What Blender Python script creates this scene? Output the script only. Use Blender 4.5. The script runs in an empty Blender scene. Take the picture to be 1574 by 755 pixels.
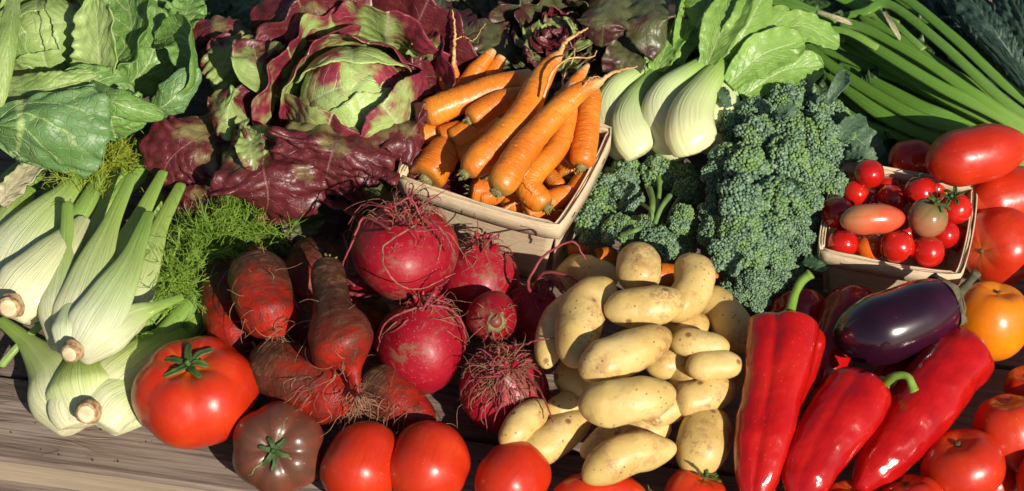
import bpy, math, random
import numpy as np
from mathutils import Vector, noise, Matrix, Quaternion

# ------------------------------------------------------------------ camera, sky, sun, exposure
SC = bpy.context.scene
COL = SC.collection
W0, H0 = 1574.0, 755.0
DIST, PITCH = 1.5, math.radians(47)
FPX = 2778.0
cam_d = bpy.data.cameras.new('camera')
cam = bpy.data.objects.new('camera', cam_d); COL.objects.link(cam)
cam_d.sensor_width = 36; cam_d.lens = 36 * FPX / W0
cam_d.clip_start = .05; cam_d.clip_end = 100
LOOK = Vector((0, 0, .03))
CAMP = LOOK + Vector((0, -math.cos(PITCH), math.sin(PITCH))) * DIST
cam.location = CAMP
cam.rotation_euler = (math.pi / 2 - PITCH, 0, 0)
cam_d.dof.use_dof = True
cam_d.dof.focus_distance = 1.46
cam_d.dof.aperture_fstop = 9.0
SC.camera = cam
SUN = Vector((.46, -.70, .54)).normalized()
sun_d = bpy.data.lights.new('sun', 'SUN'); sun = bpy.data.objects.new('sun', sun_d); COL.objects.link(sun)
sun_d.energy = 4.9; sun_d.angle = math.radians(.53); sun_d.color = (1, .93, .81)
sun.rotation_euler = (-SUN).to_track_quat('-Z', 'Y').to_euler()
wd = bpy.data.worlds.new('World'); SC.world = wd; wd.use_nodes = True
nt = wd.node_tree
sky = nt.nodes.new('ShaderNodeTexSky'); sky.sky_type = 'NISHITA'; sky.sun_disc = False
sky.sun_elevation = math.asin(SUN.z); sky.sun_rotation = math.atan2(SUN.x, SUN.y)
nt.links.new(sky.outputs[0], nt.nodes['Background'].inputs[0])
nt.nodes['Background'].inputs[1].default_value = .05
SC.view_settings.view_transform = 'Standard'; SC.view_settings.look = 'None'
SC.view_settings.exposure = 0.22; SC.view_settings.gamma = 1
SC.cycles.use_denoising = True
SC.cycles.max_bounces = 6
random.seed(7); RNG = np.random.default_rng(7)

CR = Vector((1, 0, 0)); CU = Vector((0, math.sin(PITCH), math.cos(PITCH)))
CF = Vector((0, math.cos(PITCH), -math.sin(PITCH)))
def P(x, y, h=0.0):
    """point at height h that shows at pixel x, y of the photograph (1574 x 755)"""
    d = CF + CR * ((x - W0 / 2) / FPX) - CU * ((y - H0 / 2) / FPX)
    return CAMP + d * ((h - CAMP.z) / d.z)
def S(px, p):
    return px * (p - CAMP).dot(CF) / FPX
TOCAM = -CF
def V(*a): return Vector(a)
UPV = V(0, -.35, .93)

# ------------------------------------------------------------------ materials
class G:
    def __init__(s, name):
        s.mat = bpy.data.materials.new(name); s.mat.use_nodes = True
        s.t = s.mat.node_tree; s.n = s.t.nodes; s.b = s.n['Principled BSDF']
    def put(s, sock, v):
        if isinstance(v, (int, float)): sock.default_value = v
        elif isinstance(v, (tuple, list)):
            sock.default_value = tuple(v) + ((1,) if len(v) == 3 and len(sock.default_value) == 4 else ())
        else: s.t.links.new(v, sock)
    def attr(s, name='k'):
        a = s.n.new('ShaderNodeAttribute'); a.attribute_name = name; return a.outputs['Vector']
    def rnd(s):
        return s.n.new('ShaderNodeObjectInfo').outputs['Random']
    def obj(s):
        c = s.n.new('ShaderNodeTexCoord').outputs['Object']
        r = s.vm('SCALE', (3.1, 5.3, 7.7), None, s.rnd())
        return s.vm('ADD', c, r)
    def vm(s, op, a, b=None, sc=None):
        m = s.n.new('ShaderNodeVectorMath'); m.operation = op
        s.put(m.inputs[0], a)
        if b is not None: s.put(m.inputs[1], b)
        if sc is not None: s.put(m.inputs['Scale'], sc)
        return m.outputs[0]
    def m(s, op, a, b=0.0, c=0.0, clamp=False):
        m = s.n.new('ShaderNodeMath'); m.operation = op; m.use_clamp = clamp
        s.put(m.inputs[0], a); s.put(m.inputs[1], b); s.put(m.inputs[2], c); return m.outputs[0]
    def sep(s, v):
        x = s.n.new('ShaderNodeSeparateXYZ'); s.put(x.inputs[0], v); return x.outputs
    def comb(s, a, b, c):
        x = s.n.new('ShaderNodeCombineXYZ'); s.put(x.inputs[0], a); s.put(x.inputs[1], b); s.put(x.inputs[2], c); return x.outputs[0]
    def noise(s, v, sc, det=3, rough=.55, dist=0):
        x = s.n.new('ShaderNodeTexNoise'); s.put(x.inputs['Vector'], v); s.put(x.inputs['Scale'], sc)
        x.inputs['Detail'].default_value = det; x.inputs['Roughness'].default_value = rough
        x.inputs['Distortion'].default_value = dist; return x.outputs['Fac']
    def vor(s, v, sc, feat='F1', rand=1):
        x = s.n.new('ShaderNodeTexVoronoi'); x.feature = feat; s.put(x.inputs['Vector'], v); s.put(x.inputs['Scale'], sc)
        x.inputs['Randomness'].default_value = rand; return x.outputs['Distance']
    def ramp(s, f, stops):
        x = s.n.new('ShaderNodeValToRGB'); s.put(x.inputs[0], f); e = x.color_ramp.elements
        while len(e) < len(stops): e.new(.5)
        for i, (p, c) in enumerate(stops):
            e[i].position = p; e[i].color = (c, c, c, 1) if isinstance(c, (int, float)) else tuple(c) + (1,)
        return x.outputs[0]
    def sm(s, f, a, b):
        x = s.n.new('ShaderNodeMapRange'); x.interpolation_type = 'SMOOTHSTEP'
        s.put(x.inputs[0], f); s.put(x.inputs[1], a); s.put(x.inputs[2], b); return x.outputs[0]
    def mix(s, f, a, b, mode='MIX'):
        x = s.n.new('ShaderNodeMix'); x.data_type = 'RGBA'; x.blend_type = mode
        s.put(x.inputs[0], f); s.put(x.inputs[6], a); s.put(x.inputs[7], b); return x.outputs[2]
    def bump(s, h, st=.5, dist=.001, nrm=None):
        x = s.n.new('ShaderNodeBump'); s.put(x.inputs['Height'], h); x.inputs['Strength'].default_value = st
        x.inputs['Distance'].default_value = dist
        if nrm is not None: s.put(x.inputs['Normal'], nrm)
        return x.outputs[0]
    def out(s, col, rough=.5, nrm=None, spec=.5, coat=0, coatr=.1, sss=0, sssr=(1, .3, .1), ssc=.003, trans=None):
        b = s.b
        s.put(b.inputs['Base Color'], col); s.put(b.inputs['Roughness'], rough)
        s.put(b.inputs['Specular IOR Level'], spec)
        s.put(b.inputs['Coat Weight'], coat); s.put(b.inputs['Coat Roughness'], coatr)
        if nrm is not None: s.put(b.inputs['Normal'], nrm)
        if sss:
            b.inputs['Subsurface Weight'].default_value = sss; b.inputs['Subsurface Scale'].default_value = ssc
            b.inputs['Subsurface Radius'].default_value = sssr
        if trans is not None:
            tr = s.n.new('ShaderNodeBsdfTranslucent'); s.put(tr.inputs[0], col if trans[1] is None else trans[1])
            if nrm is not None: s.put(tr.inputs['Normal'], nrm)
            mx = s.n.new('ShaderNodeMixShader'); s.put(mx.inputs[0], trans[0])
            s.t.links.new(b.outputs[0], mx.inputs[1]); s.t.links.new(tr.outputs[0], mx.inputs[2])
            s.t.links.new(mx.outputs[0], s.n['Material Output'].inputs[0])
        return s.mat

MT = {}
# ---- weathered table boards
def m_wood(nm='weathered_board', lt=1.0):
    g = G(nm); c = g.obj()
    st = g.vm('MULTIPLY', c, (1.6, 26, 26))
    warp = g.noise(g.vm('MULTIPLY', c, (5, 14, 1)), 1, 2)
    st2 = g.vm('ADD', st, g.comb(0, g.m('MULTIPLY', warp, 2.2), 0))
    a = g.noise(st2, 1.2, 5, .62); b = g.noise(g.vm('MULTIPLY', c, (9, 330, 200)), 1, 3, .6)
    wv = g.m('SINE', g.m('MULTIPLY', a, 46))
    line = g.m('MULTIPLY', g.sm(wv, .55, 1.0), g.sm(g.noise(c, 11, 2), .4, .65))
    col = g.ramp(a, [(.3, (.13, .092, .072)), (.5, (.215, .158, .125)), (.7, (.33, .26, .21))])
    col = g.mix(g.m('MULTIPLY', line, .4), col, (.10, .06, .045))
    col = g.mix(g.m('MULTIPLY', g.sm(b, .42, .66), .7), col, (.085, .055, .043))
    big = g.noise(c, 7, 3)
    col = g.mix(g.m('MULTIPLY', g.sm(big, .45, .7), .35), col, (.33, .27, .22))
    kn = g.vor(g.vm('MULTIPLY', c, (3.2, 9, 1)), 1)
    knm = g.sm(kn, .13, .03)
    col = g.mix(g.m('MULTIPLY', knm, .7), col, (.09, .05, .035))
    h = g.m('ADD', g.m('MULTIPLY', a, .6), g.m('MULTIPLY', b, .5)); h = g.m('SUBTRACT', h, g.m('MULTIPLY', line, .35))
    if lt > 1: col = g.mix(.55, col, (.50, .38, .26))  # front edge paler: less weathered wood, with sunlight mixed into the colour
    return g.out(col, .75, g.bump(h, .8, .002), .25)
MT['wood'] = m_wood(); MT['wood_edge_sunlit'] = m_wood('board_edge_sunlit', 1.5)
def m_veneer():
    g = G('basket_veneer'); c = g.obj(); k = g.attr()
    a = g.noise(g.vm('MULTIPLY', k, (3, 60, 1)), 1, 4, .6, .4); b = g.noise(c, 90, 4, .6); fine = g.noise(g.vm('MULTIPLY', k, (8, 340, 1)), 1, 2)
    col = g.ramp(a, [(.3, (.55, .40, .24)), (.5, (.66, .51, .33)), (.75, (.74, .61, .43))])
    col = g.mix(g.m('MULTIPLY', g.sm(b, .5, .75), .4), col, (.40, .27, .16))
    col = g.mix(g.m('MULTIPLY', g.sm(fine, .55, .8), .4), col, (.36, .24, .14))
    h = g.m('ADD', g.m('MULTIPLY', a, .5), g.m('ADD', g.m('MULTIPLY', b, .5), g.m('MULTIPLY', fine, .3)))
    return g.out(col, .65, g.bump(h, .6, .0012), .25)
MT['veneer'] = m_veneer()
def m_ground():
    g = G('grass_ground'); c = g.obj()
    a = g.noise(c, 60, 5, .7); b = g.noise(c, 6, 3)
    return g.out(g.mix(b, g.ramp(a, [(.3, (.012, .022, .006)), (.7, (.05, .09, .02))]), (.03, .045, .015)), .9, g.bump(a, 1, .02))
MT['ground'] = m_ground()
# ---- fruit skins
def m_fruit(name, cols, top=None, rough=.30, coat=.22, spots=.45, spotc=(.8, .35, .12), ring=True, sss=.08):
    g = G(name); c = g.obj(); t, cx, cy = g.sep(g.attr())
    a = g.noise(c, 22, 3, .5, .3); f = g.noise(c, 420, 2, .6)
    col = g.ramp(a, [(.3, cols[0]), (.55, cols[1]), (.75, cols[2])])
    if top:
        st = g.noise(g.comb(g.m('MULTIPLY', t, 2.), g.m('MULTIPLY', cx, 3.2), g.m('MULTIPLY', cy, 3.2)), 1.3, 3)
        mk = g.sm(g.m('ADD', t, g.m('MULTIPLY', g.m('SUBTRACT', st, .5), .35)), top[1], top[2])
        mk = g.m('MULTIPLY', mk, g.m('ADD', .35, g.m('MULTIPLY', st, 1.1)), clamp=True)
        col = g.mix(mk, col, top[0])
    sp = g.sm(g.vor(c, 330), .16, .06)
    spn = g.sm(g.noise(c, 35, 2), .45, .65)
    col = g.mix(g.m('MULTIPLY', g.m('MULTIPLY', sp, spn), spots), col, spotc)
    dust = g.noise(c, 130, 4, .7)
    rg = g.m('ADD', rough, g.m('MULTIPLY', g.sm(dust, .4, .8), .22))
    wob = g.noise(c, 60, 2)
    n = g.bump(wob, .35, .0012); n = g.bump(f, .10, .0003, n)
    stk = g.noise(g.comb(g.m('MULTIPLY', t, 2.5), g.m('MULTIPLY', cx, 9), g.m('MULTIPLY', cy, 9)), 1, 3)
    col = g.mix(g.m('MULTIPLY', g.sm(stk, .5, .72), .28), col, tuple(x * .62 for x in cols[0]))
    return g.out(col, rg, n, .45, coat, .10, sss, (1, .2, .08))
MT['tomato'] = m_fruit('tomato_skin', [(.46, .018, .005), (.54, .030, .006), (.60, .055, .008)], ((.60, .13, .014), .82, 1.05))
MT['tomato_orange'] = m_fruit('orange_tomato_skin', [(.70, .17, .003), (.76, .22, .004), (.80, .27, .006)], None)
MT['tomato_dark'] = m_fruit('brown_tomato_skin', [(.22, .03, .018), (.27, .045, .025), (.30, .06, .03)], ((.105, .045, .026), .35, .8), rough=.3, spots=.5)
MT['cherry'] = m_fruit('cherry_tomato_skin', [(.44, .007, .005), (.50, .011, .006), (.55, .02, .007)], None, rough=.16, coat=.5, spots=.1)
MT['cherry_orange'] = m_fruit('orange_cherry_skin', [(.66, .09, .008), (.72, .15, .01), (.75, .2, .012)], None, rough=.16, coat=.5, spots=.1)
MT['cherry_dark'] = m_fruit('olive_cherry_skin', [(.34, .12, .06), (.36, .16, .075), (.40, .14, .06)], ((.17, .15, .05), .5, .85), rough=.16, coat=.5, spots=.1)
MT['cherry_plum'] = m_fruit('striped_plum_skin', [(.58, .05, .02), (.62, .12, .05), (.5, .22, .08)], None, rough=.22, coat=.4, spots=.5)
def m_pepper():
    g = G('pepper_skin'); c = g.obj(); t, cx, cy = g.sep(g.attr())
    a = g.noise(c, 26, 3, .5, .4); str_ = g.noise(g.comb(g.m('MULTIPLY', t, 2), g.m('MULTIPLY', cx, 5), g.m('MULTIPLY', cy, 5)), 1, 3)
    col = g.ramp(a, [(.3, (.32, .003, .004)), (.55, (.43, .006, .005)), (.75, (.50, .012, .006))])
    col = g.mix(g.m('MULTIPLY', g.sm(str_, .6, .74), .35), col, (.25, .015, .01))
    dd_ = g.m('MULTIPLY', g.sm(g.vor(c, 260), .15, .07), g.sm(g.noise(c, 26, 3), .5, .62)); col = g.mix(g.m('MULTIPLY', dd_, .5), col, (.55, .16, .10))
    scr = g.sm(g.noise(g.vm('MULTIPLY', c, (1, 1, 3)), 120, 4, .75), .66, .74); col = g.mix(g.m('MULTIPLY', scr, .4), col, (.20, .02, .012))
    w = g.noise(c, 36, 2, .45); w2 = g.noise(g.comb(g.m('MULTIPLY', t, 7), g.m('MULTIPLY', cx, 5), g.m('MULTIPLY', cy, 5)), 1, 2, .5)
    n = g.bump(w, .9, .0056); n = g.bump(w2, .4, .0012, n); w2 = g.noise(c, 200, 2, .5); n = g.bump(w2, .3, .0008, n)
    return g.out(col, .2, n, .4, .5, .04, .06, (1, .1, .05))
MT['pepper'] = m_pepper()
def m_egg():
    g = G('eggplant_skin'); c = g.obj(); a = g.noise(c, 14, 3)
    col = g.ramp(a, [(.3, (.010, .003, .007)), (.55, (.028, .004, .014)), (.75, (.06, .006, .03))])
    sc = g.sm(g.noise(g.vm('MULTIPLY', c, (1, 1, 2)), 160, 3, .7), .72, .8)
    col = g.mix(g.m('MULTIPLY', sc, .35), col, (.25, .12, .08))
    return g.out(col, .2, g.bump(g.noise(c, 40, 2), .2, .0012), .6, .6, .06)
MT['eggplant'] = m_egg()
def m_green(name, c0, c1, rough=.5, sc=40, bump=.4, fuzz=0):
    g = G(name); c = g.obj(); t, cx, cy = g.sep(g.attr())
    a = g.noise(c, sc, 4); ln = g.noise(g.comb(g.m('MULTIPLY', t, 3), g.m('MULTIPLY', cx, 9), g.m('MULTIPLY', cy, 9)), 1, 3)
    col = g.mix(g.sm(a, .3, .7), c0, c1)
    col = g.mix(g.m('MULTIPLY', g.sm(ln, .45, .7), .3), col, tuple(x * .55 for x in c0))
    return g.out(col, rough, g.bump(g.m('ADD', a, ln), bump, .0008), .4, trans=(.12, None))
MT['calyx'] = m_green('calyx_green', (.045, .085, .02), (.11, .17, .04))
MT['dry_calyx'] = m_green('dry_calyx', (.16, .14, .06), (.28, .24, .12))
MT['pstem'] = m_green('pepper_stem', (.16, .30, .035), (.28, .44, .08), .35)
MT['estem'] = m_green('eggplant_stem', (.10, .10, .05), (.20, .17, .10), .7, 120, .8)
MT['bstem'] = m_green('broccoli_stalk', (.10, .20, .045), (.20, .32, .09), .45)
MT['frond'] = m_green('fennel_frond', (.17, .32, .03), (.32, .48, .06), .5)
MT['frondy'] = m_green('young_fennel_frond', (.32, .40, .03), (.48, .55, .06), .5)
MT['scar'] = m_green('brown_scar', (.10, .07, .03), (.2, .15, .07), .8, 200, .8)
def m_potato():
    g = G('potato_skin'); c = g.obj()
    a = g.noise(c, 24, 4, .6); sp = g.sm(g.vor(c, 190), .2, .1)
    pn = g.noise(c, 55, 3); col = g.ramp(a, [(.3, (.53, .34, .10)), (.5, (.63, .44, .15)), (.7, (.70, .52, .22))])
    col = g.mix(g.m('MULTIPLY', g.sm(g.noise(c, 34, 5, .8), .50, .66), .65), col, (.36, .18, .06))
    col = g.mix(g.m('MULTIPLY', g.m('MULTIPLY', sp, g.sm(pn, .46, .58)), .95), col, (.15, .06, .025))
    eye = g.sm(g.vor(c, 46), .16, .05)
    col = g.mix(g.m('MULTIPLY', eye, .85), col, (.18, .07, .03))
    sc = g.m('MULTIPLY', g.sm(g.noise(c, 19, 3), .56, .64), g.sm(g.noise(c, 240, 3, .8), .45, .6))
    col = g.mix(g.m('MULTIPLY', sc, .7), col, (.26, .13, .06))
    h = g.m('SUBTRACT', g.noise(c, 60, 3), g.m('MULTIPLY', eye, .8)); n = g.bump(h, .5, .0015)
    n = g.bump(g.noise(c, 320, 4, .7), .45, .0007, n)
    return g.out(col, g.m('ADD', .33, g.m('MULTIPLY', a, .3)), n, .45, .1, .3, .1, (1, .5, .2), .002)
MT['potato'] = m_potato()
def m_carrot():
    g = G('carrot_skin'); c = g.obj(); t, cx, cy = g.sep(g.attr())
    a = g.noise(c, 30, 3)
    col = g.ramp(a, [(.3, (.62, .145, .009)), (.55, (.72, .21, .014)), (.75, (.80, .30, .035))])
    rg = g.noise(g.comb(g.m('MULTIPLY', t, 34), g.m('MULTIPLY', cx, 1.1), g.m('MULTIPLY', cy, 1.1)), 1, 3, .6)
    rl = g.sm(rg, .60, .70)
    col = g.mix(g.m('MULTIPLY', rl, .5), col, (.40, .09, .012))
    fl = g.sm(g.noise(g.comb(g.m('MULTIPLY', t, 48), g.m('MULTIPLY', cx, 2.3), g.m('MULTIPLY', cy, 2.3)), 1, 1), .70, .74)
    col = g.mix(g.m('MULTIPLY', fl, .7), col, (.80, .50, .24))
    gr = g.m('MULTIPLY', g.sm(t, .10, .0), g.sm(a, .35, .6))
    col = g.mix(g.m('MULTIPLY', gr, .75), col, (.20, .16, .03))
    col = g.mix(g.m('MULTIPLY', g.sm(t, .035, .0), .8), col, (.13, .075, .02)); tip = g.sm(t, .80, .97); col = g.mix(g.m('MULTIPLY', tip, .8), col, (.72, .42, .18))
    n = g.bump(g.m('MULTIPLY', rg, -1), .9, .0016); n = g.bump(g.noise(c, 300, 2), .25, .0004, n)
    return g.out(col, g.m('ADD', .27, g.m('MULTIPLY', g.noise(c, 90, 3), .25)), n, .5, .15, .25, .12, (1, .35, .08), .002)
MT['carrot'] = m_carrot()
def m_beet():
    g = G('beet_skin'); c = g.obj(); t, cx, cy = g.sep(g.attr())
    a = g.noise(c, 20, 4); sc = g.noise(g.vm('MULTIPLY', c, (1, 1, 2.5)), 110, 4, .7)
    col = g.ramp(a, [(.3, (.21, .002, .009)), (.52, (.31, .004, .015)), (.75, (.38, .010, .022))])
    col = g.mix(g.m('MULTIPLY', g.sm(sc, .55, .72), .45), col, (.46, .05, .055))
    pt = g.m('MULTIPLY', g.sm(g.noise(c, 28, 4, .75), .54, .66), g.sm(sc, .4, .55))
    col = g.mix(g.m('MULTIPLY', pt, .75), col, (.22, .11, .06))
    cr = g.sm(g.m('ADD', t, g.m('MULTIPLY', g.m('SUBTRACT', sc, .5), .25)), .86, .97)
    col = g.mix(g.m('MULTIPLY', cr, .8), col, (.16, .06, .04))
    dots = g.m('MULTIPLY', g.sm(g.vor(c, 420), .14, .07), g.sm(g.noise(c, 30, 2), .5, .62))
    col = g.mix(g.m('MULTIPLY', dots, .7), col, (.75, .5, .5))
    h = g.m('ADD', g.noise(c, 70, 3), g.m('MULTIPLY', sc, .35)); n = g.bump(h, .5, .0016); n = g.bump(g.noise(c, 700, 2), .35, .0004, n)
    return g.out(col, g.m('ADD', .34, g.m('MULTIPLY', sc, .3)), n, .4, .08, .25)
MT['beet'] = m_beet()
def m_cyl():
    g = G('red_root_skin'); c = g.obj(); t, cx, cy = g.sep(g.attr())
    a = g.noise(c, 26, 4, .6); sc = g.noise(c, 120, 5, .75)
    ring = g.noise(g.comb(g.m('MULTIPLY', t, 30), g.m('MULTIPLY', cx, .9), g.m('MULTIPLY', cy, .9)), 1, 3)
    col = g.ramp(a, [(.3, (.15, .006, .005)), (.52, (.34, .014, .006)), (.75, (.42, .030, .010))])
    col = g.mix(g.m('MULTIPLY', g.sm(sc, .44, .62), .8), col, (.09, .022, .013))
    br = g.sm(g.m('ADD', t, g.m('MULTIPLY', g.m('SUBTRACT', a, .5), .85)), .78, .30)
    bc = g.ramp(g.m('ADD', g.m('MULTIPLY', sc, .75), g.m('MULTIPLY', ring, .25)), [(.35, (.02, .010, .006)), (.52, (.060, .028, .014)), (.70, (.19, .10, .05))])
    col = g.mix(g.m('MULTIPLY', br, .95), col, bc)
    h = g.m('ADD', g.m('MULTIPLY', sc, .6), g.m('MULTIPLY', g.m('MULTIPLY', ring, br), .6))
    return g.out(col, g.m('ADD', .34, g.m('MULTIPLY', br, .2)), g.bump(h, 1.0, .0024), .22, .06, .25)
MT['cyl'] = m_cyl()
def m_plain(name, col, rough=.6, c2=None, sc=200):
    g = G(name); c = g.obj(); a = g.noise(c, sc, 3)
    return g.out(g.mix(g.sm(a, .35, .65), col, c2 or tuple(x * .6 for x in col)), rough, g.bump(a, .4, .0005), .35)
MT['rootpink'] = m_plain('beet_rootlet', (.30, .035, .055), .5, (.20, .05, .04))
MT['roottan'] = m_plain('tan_rootlet', (.36, .19, .10), .6, (.22, .09, .06))
MT['rootcarrot'] = m_plain('carrot_rootlet', (.66, .44, .20), .6, (.5, .26, .09))
MT['staple'] = m_plain('staple_metal', (.12, .11, .10), .4)
MT['soil'] = m_plain('soil', (.05, .03, .018), .9)
MT['stub'] = m_plain('stem_stub', (.14, .12, .04), .7, (.26, .24, .09), 500)
MT['cut'] = m_plain('cut_root', (.50, .34, .17), .7, (.26, .14, .07), 260)
MT['cutface'] = m_plain('cut_face', (.70, .62, .40), .6, (.58, .46, .26), 160)
# ---- sheaths: pale base to green stalk
def m_sheath(name, stops, ribs=30, ribc=.3, rough=.38):
    g = G(name); c = g.obj(); t, cx, cy = g.sep(g.attr())
    a = g.noise(c, 25, 3)
    tt = g.m('ADD', t, g.m('MULTIPLY', g.m('SUBTRACT', a, .5), .18))
    col = g.ramp(tt, stops)
    rd_ = g.rnd(); col = g.mix(g.m('MULTIPLY', rd_, .22), col, g.mix(1.0, col, (1.5, 1.15, .6), 'MULTIPLY'))
    rb = g.noise(g.comb(g.m('MULTIPLY', t, 1.2), g.m('MULTIPLY', cx, ribs * .5), g.m('MULTIPLY', cy, ribs * .5)), 1, 3, .6)
    col = g.mix(g.m('MULTIPLY', g.sm(rb, .52, .66), ribc), col, (.30, .42, .10))
    col = g.mix(g.m('MULTIPLY', g.sm(rb, .44, .32), ribc), col, (.72, .76, .52))
    bl = g.sm(g.noise(c, 48, 4, .7), .66, .78)
    col = g.mix(g.m('MULTIPLY', bl, .35), col, (.38, .28, .10))
    return g.out(col, rough, g.bump(g.m('ADD', rb, g.m('MULTIPLY', a, .5)), .8, .0016), .45, .12, .2, .1, (.6, 1, .3), .003)
MT['fennel'] = m_sheath('fennel_bulb', [(0, (.70, .68, .48)), (.30, (.70, .76, .48)), (.5, (.56, .70, .29)), (.75, (.38, .56, .13)), (1, (.25, .44, .07))], 90, .36)
MT['fennel_base'] = m_sheath('fennel_bulb_sheath', [(0, (.70, .66, .46)), (.3, (.72, .76, .50)), (.7, (.66, .74, .40)), (1, (.68, .74, .42))], 60, .30)
MT['fstalk'] = m_sheath('fennel_stalk', [(0, (.30, .46, .10)), (1, (.18, .33, .06))], 24, .25)
MT['bok'] = m_sheath('bok_choy_petiole', [(0, (.66, .66, .38)), (.3, (.66, .72, .42)), (.6, (.52, .64, .30)), (.85, (.30, .46, .12)), (1, (.16, .30, .05))], 9, .08, .28)
MT['onion'] = m_sheath('spring_onion_leaf', [(0, (.28, .46, .10)), (.3, (.16, .35, .045)), (1, (.12, .28, .035))], 60, .14, .36)
# ---- leaves (k = along, across, seed)
def m_leaf(name, base, base2, vein, edge=None, em=None, nv=9, slope=1.3, rough=.42, vw=.05, tr=.22, blem=0, sc=28, vstr=.7, coat=.1, fine=.4):
    g = G(name); c = g.obj(); u, v, sd = g.sep(g.attr())
    av = g.m('ABSOLUTE', v); a = g.noise(c, sc, 4, .6); f2 = g.noise(c, 170, 4, .6)
    off = g.m('MULTIPLY', g.m('SUBTRACT', g.noise(c, 32, 2), .5), .55)
    ph = g.m('ADD', g.m('SUBTRACT', g.m('MULTIPLY', u, nv), g.m('MULTIPLY', av, slope * nv * .22)), off)
    fr = g.m('ABSOLUTE', g.m('SUBTRACT', g.m('FRACT', ph), .5))
    wv = g.m('MULTIPLY', g.sm(fr, vw * 1.6, 0.0), g.sm(av, 1.0, .35))
    mid = g.sm(av, g.m('SUBTRACT', vw * 1.5, g.m('MULTIPLY', u, vw * .9)), g.m('MULTIPLY', vw, .2))
    cell = g.vor(c, 150, 'DISTANCE_TO_EDGE'); net = g.sm(cell, .07, .0)
    col = g.mix(g.sm(a, .3, .7), base, base2)
    if edge:
        rm = g.m('ADD', g.m('ADD', g.m('MULTIPLY', av, em[0]), g.m('MULTIPLY', u, em[1])), g.m('MULTIPLY', g.m('SUBTRACT', a, .5), em[2]))
        rm = g.sm(rm, em[3], em[4])
        ec = g.mix(g.sm(f2, .3, .7), edge, tuple(x * .6 for x in edge))
        col = g.mix(rm, col, ec)
    vm_ = g.m('MAXIMUM', g.m('MULTIPLY', wv, vstr), g.m('MULTIPLY', net, .22 * fine))
    if edge: vm_ = g.m('MULTIPLY', vm_, g.m('SUBTRACT', 1.0, g.m('MULTIPLY', rm, .75)))
    vm_ = g.m('MAXIMUM', vm_, mid)
    col = g.mix(vm_, col, vein)
    if blem:
        col = g.mix(g.m('MULTIPLY', g.sm(g.noise(c, 34, 5, .7), .66, .72), blem), col, (.42, .40, .24))
    h = g.m('SUBTRACT', g.m('ADD', g.m('MULTIPLY', a, .6), g.m('MULTIPLY', f2, .5)), g.m('ADD', g.m('MULTIPLY', wv, .35), g.m('MULTIPLY', net, .3 * fine)))
    n = g.bump(h, .65, .0022)
    return g.out(col, g.m('ADD', rough, g.m('MULTIPLY', f2, .12)), n, .5, coat, .25, trans=(tr, g.mix(.5, col, (.35, .5, .05), 'MIX') if not edge else col))
MT['cabbage'] = m_leaf('cabbage_leaf', (.13, .27, .045), (.20, .37, .08), (.46, .58, .24), blem=.5, nv=6, slope=1.6, vw=.065, fine=1.3, vstr=.85)
MT['cabbage_blue'] = m_leaf('bluish_cabbage_leaf', (.11, .23, .055), (.16, .30, .11), (.42, .56, .20), blem=.8, nv=5, slope=1.8, vw=.06, fine=1.5, vstr=.85, sc=40)
MT['cabbage_pale'] = m_leaf('pale_cabbage_leaf', (.30, .45, .11), (.42, .54, .18), (.52, .60, .28), nv=8, slope=1.6, vw=.05, tr=.25)
MT['lettuce'] = m_leaf('red_lettuce_leaf', (.27, .37, .10), (.36, .46, .15), (.40, .36, .20), (.17, .022, .032), (.25, .55, 2.0, .35, .75), nv=8, slope=1.5, rough=.36, vw=.03, tr=.15, vstr=.45)
MT['lettuce_red'] = m_leaf('dark_red_lettuce_leaf', (.24, .22, .08), (.30, .27, .10), (.24, .10, .08), (.155, .022, .027), (.15, .75, 1.9, .05, .42), nv=8, slope=1.5, rough=.34, vw=.025, tr=.12, vstr=.4)
MT['lettuce_heart'] = m_leaf('lettuce_heart_leaf', (.42, .56, .16), (.52, .64, .24), (.60, .70, .34), (.46, .060, .095), (.30, .05, 3.6, .08, .55), sc=16, nv=7, slope=1.5, rough=.36, vw=.035, tr=.15)
MT['heart_cap'] = m_leaf('lettuce_heart_cap', (.42, .56, .16), (.52, .64, .24), (.56, .66, .32), (.38, .035, .065), (.0, .6, 2.8, .35, .75), nv=7, slope=1.5, rough=.36, vw=.02, tr=.15, vstr=0)
MT['lettuce_mid'] = m_leaf('crimson_lettuce_leaf', (.36, .48, .14), (.46, .56, .20), (.50, .48, .26), (.30, .035, .060), (.25, .60, 3.0, .22, .66), sc=17, nv=7, slope=1.5, rough=.34, vw=.035, tr=.15, vstr=.5)
MT['lettuce_olive'] = m_leaf('olive_lettuce_leaf', (.085, .10, .035), (.15, .16, .06), (.16, .13, .08), (.085, .022, .022), (.3, .4, 2.2, .25, .7), nv=8, slope=1.5, rough=.34, vw=.03, tr=.15, vstr=.4)
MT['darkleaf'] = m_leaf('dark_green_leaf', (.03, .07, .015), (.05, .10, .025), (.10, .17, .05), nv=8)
MT['bokleaf'] = m_leaf('bok_choy_leaf', (.20, .38, .06), (.30, .48, .10), (.50, .62, .28), nv=7, slope=1.5, vw=.05, tr=.25, rough=.36)
MT['kale'] = m_leaf('dark_kale_leaf', (.022, .05, .035), (.04, .08, .055), (.14, .20, .12), nv=14, slope=1, vw=.04, tr=.08, rough=.5, coat=.05)
MT['bleaf'] = m_leaf('broccoli_leaf', (.06, .12, .06), (.10, .17, .09), (.18, .28, .14), nv=6, rough=.5, vw=.04, tr=.15)
MT['dryleaf'] = m_leaf('dry_sheath', (.45, .42, .22), (.60, .52, .34), (.40, .30, .18), nv=3, rough=.7, vw=.03, tr=.2)
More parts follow.
